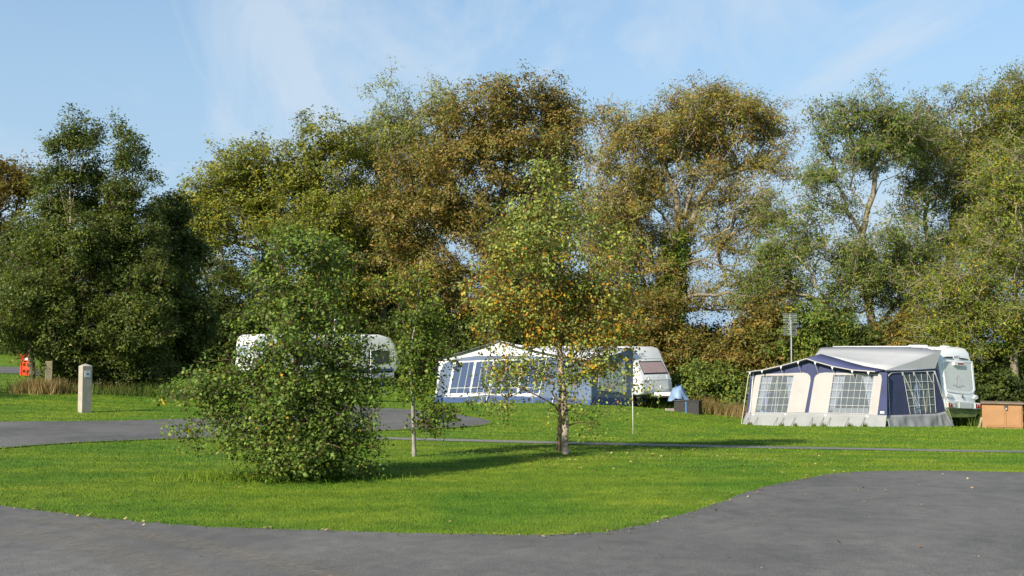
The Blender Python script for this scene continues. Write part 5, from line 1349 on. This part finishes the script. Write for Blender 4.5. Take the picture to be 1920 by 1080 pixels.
def cbox(x0, x1, z0, z1, off, th=0.012): return slab(MB(), [[l3(x0, 0, z0) + PC.n * off, l3(x1, 0, z0) + PC.n * off, l3(x1, 0, z1) + PC.n * off, l3(x0, 0, z1) + PC.n * off]], PC.n, th)
def xs(u):                                   # distance along the side for a photo column
    q = PC.at(u, 680) - l3(0, 0, 0); return q.x * a5.x + q.y * a5.y
def zs(u, v): return PC.at(u, v).z - K.z
wx0, wx1, wz0, wz1 = xs(691), xs(729), zs(710, 682), zs(710, 657.5)
fr = cbox(wx0, wx1, wz0, wz1, 0.016).build('window', M['black'], cv3, bevel=0.005)
cbox(wx0 + 0.07, wx1 - 0.07, wz0 + 0.06, wz1 - 0.06, 0.022, 0.01).build('pane', M['glass'], fr)
for x0, x1 in ((2.2, 3.3), (0.7, 1.6)):
    fr = cbox(x0, x1, wz0, wz1, 0.016).build('window', M['black'], cv3, bevel=0.005)
    cbox(x0 + 0.07, x1 - 0.07, wz0 + 0.06, wz1 - 0.06, 0.022, 0.01).build('pane', M['glass'], fr)
sz = zs(700, 696)
cbox(0.2, L3 - 0.3, sz, sz + 0.13, 0.010).build('stripe', M['royal'], cv3)
cbox(0.2, L3 - 0.3, sz - 0.36, sz - 0.10, 0.010).build('grey_stripe', M['greypanel'], cv3)
for x0 in (wx0 - 1.1, wx0 - 0.1, wx0 + 0.75): cbox(x0, x0 + 0.75, sz - 0.33, sz - 0.13, 0.014, 0.01).build('service_hatch', mat('hatch_grey', (0.36, 0.40, 0.46), 0.4), cv3)
cbox(0.3, L3 - 0.2, 0.44, 0.50, 0.008).build('floor_trim', M['greypanel'], cv3)
zE0, zE1 = PE.at(460, 667).z - K.z, PE.at(460, 648).z - K.z
en = slab(MB(), [[l3(-0.05, 0.5, zE0), l3(-0.05, 1.9, zE0), l3(-0.05, 1.9, zE1), l3(-0.05, 0.5, zE1)]], PE.n, 0.06).build('end_window', M['bluewin'], cv3)
db = cbox(xs(550), xs(558), zs(553, 684), zs(553, 668), 0.02).build('door_curtain', M['terracotta'], cv3)
for x in (3.6, 4.5): wheel(l3(x, 0.12, 0.32), w5, cv3); wheel(l3(x, W3 - 0.12, 0.32), w5, cv3)
MB().hexa([l3(x, w_, z) for z in (0.30, 0.45) for x, w_ in ((0.3, 0.2), (L3 - 0.3, 0.2), (L3 - 0.3, W3 - 0.2), (0.3, W3 - 0.2))]).build('chassis', M['under'], cv3)
MB().box(l3(3.4, 1.2, H3 + 0.08), 0.6, 0.5, 0.14, math.atan2(a5.y, a5.x)).build('roof_vent', M['hooks'], cv3, bevel=0.03)
q = P(628, 624, 52.3); MB().tube([Vector((q.x, q.y, K.z + H3 - 0.02)), P(628, 610, 52.3), P(628, 598, 52.3)], [0.06, 0.06, 0.03], 8).build('roof_mast', M['hooks'], cv3, True)
pg = P(695, 724, 50.6); pg.z = tz(pg.x, pg.y)
pole = thing('tent_pole', pg, 'white upright pole with blue guy line beside the left caravan window', 'pole')
pt2 = P(695.5, 657, 50.6)
MB().tube([pg, pt2], 0.035, 8).build('shaft', M['hooks'], pole)
ge = P(722, 719, 49.4); ge.z = tz(ge.x, ge.y)
MB().tube([pt2, ge], 0.010, 5).build('guy_line', M['bluerope'], pole)

# ------------------------------------------------------------------ posts on the left
pp = P(158.5, 773.5, 24.3); pp.z = tz(pp.x, pp.y)
po = thing('number_post', pp, 'square pale wooden post with pointed top and small plaque on the left lawn', 'post')
hs = 0.117; rt = math.radians(46); hp = P(158, 686, 24.3).z - pp.z
rz = Matrix.Rotation(rt, 3, 'Z')
cor = [rz @ Vector((a, b, 0)) * hs for a, b in ((-1, -1), (1, -1), (1, 1), (-1, 1))]
vs = [pp + c + Vector((0, 0, -0.1)) for c in cor] + [pp + c + Vector((0, 0, hp)) for c in cor] + [pp + Vector((0, 0, hp + 0.055))]
MB().add(vs, [(3, 2, 1, 0)] + [(i, (i + 1) % 4, 4 + (i + 1) % 4, 4 + i) for i in range(4)] + [(4 + i, 4 + (i + 1) % 4, 8) for i in range(4)]).build('shaft', M['post'], po, bevel=0.006, seg=1)
nR = rz @ Vector((1, 0, 0)); 
fr_n = None
for c in (Vector((1, 0, 0)), Vector((0, -1, 0)), Vector((-1, 0, 0)), Vector((0, 1, 0))):
    q = rz @ c
    if q.y < 0 and q.x > 0: fr_n = q
tx = Vector((-fr_n.y, fr_n.x, 0)); tx = tx if tx.x > 0 else -tx
pc = pp + fr_n * (hs + 0.010) + Vector((0, 0, hp - 0.19))
pq = slab(MB(), [[pc + tx * sx * 0.065 + Vector((0, 0, sz_ * 0.075)) for sx, sz_ in ((-1, -1), (1, -1), (1, 1), (-1, 1))]], fr_n, 0.012).build('plaque', M['plaque'], po)
pc2 = pc + fr_n * 0.004
slab(MB(), [[pc2 + tx * x + Vector((0, 0, z)) for x, z in ((-0.028, -0.004), (-0.02, -0.02), (0.022, -0.018), (0.03, 0.0), (0.024, 0.014), (-0.026, 0.012))]], fr_n, 0.004).build('dark_mark', M['black'], pq)
p2 = P(91, 722, 30.2); p2.z = tz(p2.x, p2.y)
o = MB().box(p2 + Vector((0, 0, 0.42)), 0.19, 0.19, 1.0, math.radians(24)).build('old_post', M['oldpost'], None, bevel=0.01)
tag(o, 'short weathered post in the dry grass under the birch clump', 'post')
# orange plastic panel
b0_ = P(39, 703, 44.5); b1_ = P(60.5, 703, 44.0); zo = tz(b0_.x, b0_.y)
ob = thing('plastic_barrier', (b0_.x, b0_.y, zo), 'orange red plastic barrier panel with openings by the far road', 'barrier')
ax2 = (b1_ - b0_).to_2d().normalized(); wo = (b1_ - b0_).to_2d().length; ho = P(50, 663, 44.3).z - zo; n2 = Vector((ax2.y, -ax2.x, 0))
def op(x, z): return Vector((b0_.x + ax2.x * x, b0_.y + ax2.y * x, zo + z))
hl = []
for r_ in range(3):
    for c_ in range(2):
        x0 = wo * (0.18 + 0.36 * c_); z0 = ho * (0.12 + 0.30 * r_)
        hl.append([op(x0, z0), op(x0, z0 + ho * 0.13), op(x0 + wo * 0.26, z0 + ho * 0.16), op(x0 + wo * 0.26, z0)])
slab(MB(), [[op(0, 0), op(wo, 0), op(wo, ho * 0.96), op(wo * 0.5, ho), op(0, ho * 0.97)]] + hl, n2, 0.09).build('panel', M['orange'], ob)
for x in (0.06, wo - 0.06): MB().tube([op(x, 0.0) + n2 * 0.02, op(x, ho) + n2 * 0.02], 0.045, 7).build('upright', M['orange'], ob)
slab(MB(), [[op(wo * 0.36, ho * 0.70) , op(wo * 0.60, ho * 0.70), op(wo * 0.60, ho * 0.80), op(wo * 0.36, ho * 0.80)]], n2, 0.02).build('white_patch', M['hooks'], ob).data.transform(Matrix.Translation(n2 * 0.02))

#@@SMALL
# ------------------------------------------------------------------ dry grass and fallen leaves
def tall_grass(name, label, spots, cols, seed):
    R_ = np.random.default_rng(seed); VV = []; CC = []
    for u, v, Y, sx, sy, n, h in spots:
        c = P(u, v, Y); k = Y / F
        x = c.x + R_.normal(0, sx * k, n); y = Y + R_.normal(0, sy, n); z = terr(x, y)
        hh = h * R_.uniform(0.4, 1.2, n); a = R_.uniform(0, 6.283, n); b = R_.uniform(0, 6.283, n); w = 0.012
        V = np.empty((n, 3, 3))
        V[:, 0] = np.stack([x + np.cos(a) * w, y + np.sin(a) * w, z - 0.02], -1)
        V[:, 1] = np.stack([x - np.cos(a) * w, y - np.sin(a) * w, z - 0.02], -1)
        V[:, 2] = np.stack([x + np.cos(b) * hh * 0.35, y + np.sin(b) * hh * 0.35, z + hh], -1)
        cc = np.array(cols)[R_.integers(0, len(cols), n)] * np.exp(R_.normal(0, 0.25, (n, 1)))
        VV.append(V.reshape(-1, 3)); CC.append(np.repeat(np.c_[np.clip(cc, 0, 1), np.ones(n)], 3, 0))
    V = np.concatenate(VV)
    o = np_mesh(name, V, np.arange(len(V)).reshape(-1, 3), M['leaf'], None, col_attr=np.concatenate(CC), nside=3)
    tag(o, label, 'grass', kind='stuff')
tall_grass('dry_grass', 'straw coloured dry grass at the foot of the birch clump and hedge',
           [(65, 724, 30, 11, 0.45, 1100, 0.40), (98, 727, 30, 16, 0.45, 1300, 0.42), (190, 738, 31.2, 40, 0.4, 450, 0.4), (260, 742, 31.4, 40, 0.4, 350, 0.35), (1325, 772, 42.5, 9, 0.5, 700, 0.7), (1372, 780, 42.0, 16, 0.5, 1200, 0.55), (1395, 780, 41, 10, 0.4, 500, 0.4)],
           [(0.30, 0.21, 0.085), (0.24, 0.16, 0.06), (0.17, 0.12, 0.045), (0.12, 0.11, 0.03)], 3)
tall_grass('rough_grass', 'rough green grass along the hedge foot and awning skirts',
           [(15, 655, 72, 30, 2.0, 1500, 1.3), (1340, 776, 43, 20, 0.6, 1500, 0.45), (1240, 766, 43, 30, 0.5, 1500, 0.35), (320, 740, 31, 40, 0.5, 1500, 0.4), (140, 735, 30.5, 60, 0.3, 1500, 0.3), (1850, 800, 36, 40, 0.5, 1200, 0.35)]
           + [(1390 + x / 6.35, 800, 36.3 - (x / 1735) * 4.2, 2.2, 0.06, 60, 0.14) for x in (100, 480, 640, 860, 980, 1290, 1470)] + [(885, 757, 43.0, 3, 0.06, 50, 0.2), (1010, 759, 40.2, 4, 0.06, 50, 0.2)],
           [(0.085, 0.13, 0.02), (0.11, 0.15, 0.02), (0.06, 0.095, 0.018)], 4)
R_ = np.random.default_rng(9)
n1, n2_, n3 = 900, 260, 140
bx_, by_ = P(1090, 850, 16).x, 15.3
x = np.concatenate([R_.normal(bx_ + 0.9, 1.9, n1), R_.uniform(-6, 9, n2_), R_.uniform(0.5, 8.5, n3)])
y = np.concatenate([R_.normal(by_, 1.3, n1), R_.uniform(6, 20, n2_), R_.uniform(6, 13, n3)])
# some gather along the tarmac edge
q = np.array([(p.x, p.y) for p in edge]); s = R_.integers(0, len(q), 260)
x = np.concatenate([x, q[s, 0] + R_.normal(0, 0.08, 260)]); y = np.concatenate([y, q[s, 1] - np.abs(R_.normal(0, 0.08, 260))])
n = len(x); on_road = np.zeros(n, bool)
for r_ in ROADS: on_road |= inside(r_, x, y)
z = terr(x, y) + np.where(on_road, 0.03, 0.035)
a = R_.uniform(0, 6.283, n); L = R_.uniform(0.016, 0.042, n)
V = np.empty((n, 4, 3)); d = np.stack([np.cos(a), np.sin(a), R_.normal(0, 0.25, n)], -1); s_ = np.stack([-np.sin(a), np.cos(a), R_.normal(0, 0.35, n)], -1)
c0 = np.stack([x, y, z], -1)
V[:, 0] = c0 - d * L[:, None] * 0.5; V[:, 1] = c0 + s_ * L[:, None] * 0.36; V[:, 2] = c0 + d * L[:, None] * 0.5; V[:, 3] = c0 - s_ * L[:, None] * 0.36
cc = np.array([(0.40, 0.28, 0.09), (0.30, 0.19, 0.07), (0.20, 0.12, 0.06), (0.45, 0.37, 0.20), (0.12, 0.075, 0.045)])[R_.integers(0, 5, n)]
fl_ = np_mesh('fallen_leaves', V.reshape(-1, 3), np.arange(n * 4).reshape(-1, 4), M['leaf'], None, col_attr=np.repeat(np.c_[cc, np.ones(n)], 4, 0))
tag(fl_, 'small fallen yellow and brown leaves scattered on lawn and tarmac', 'leaves', kind='stuff')
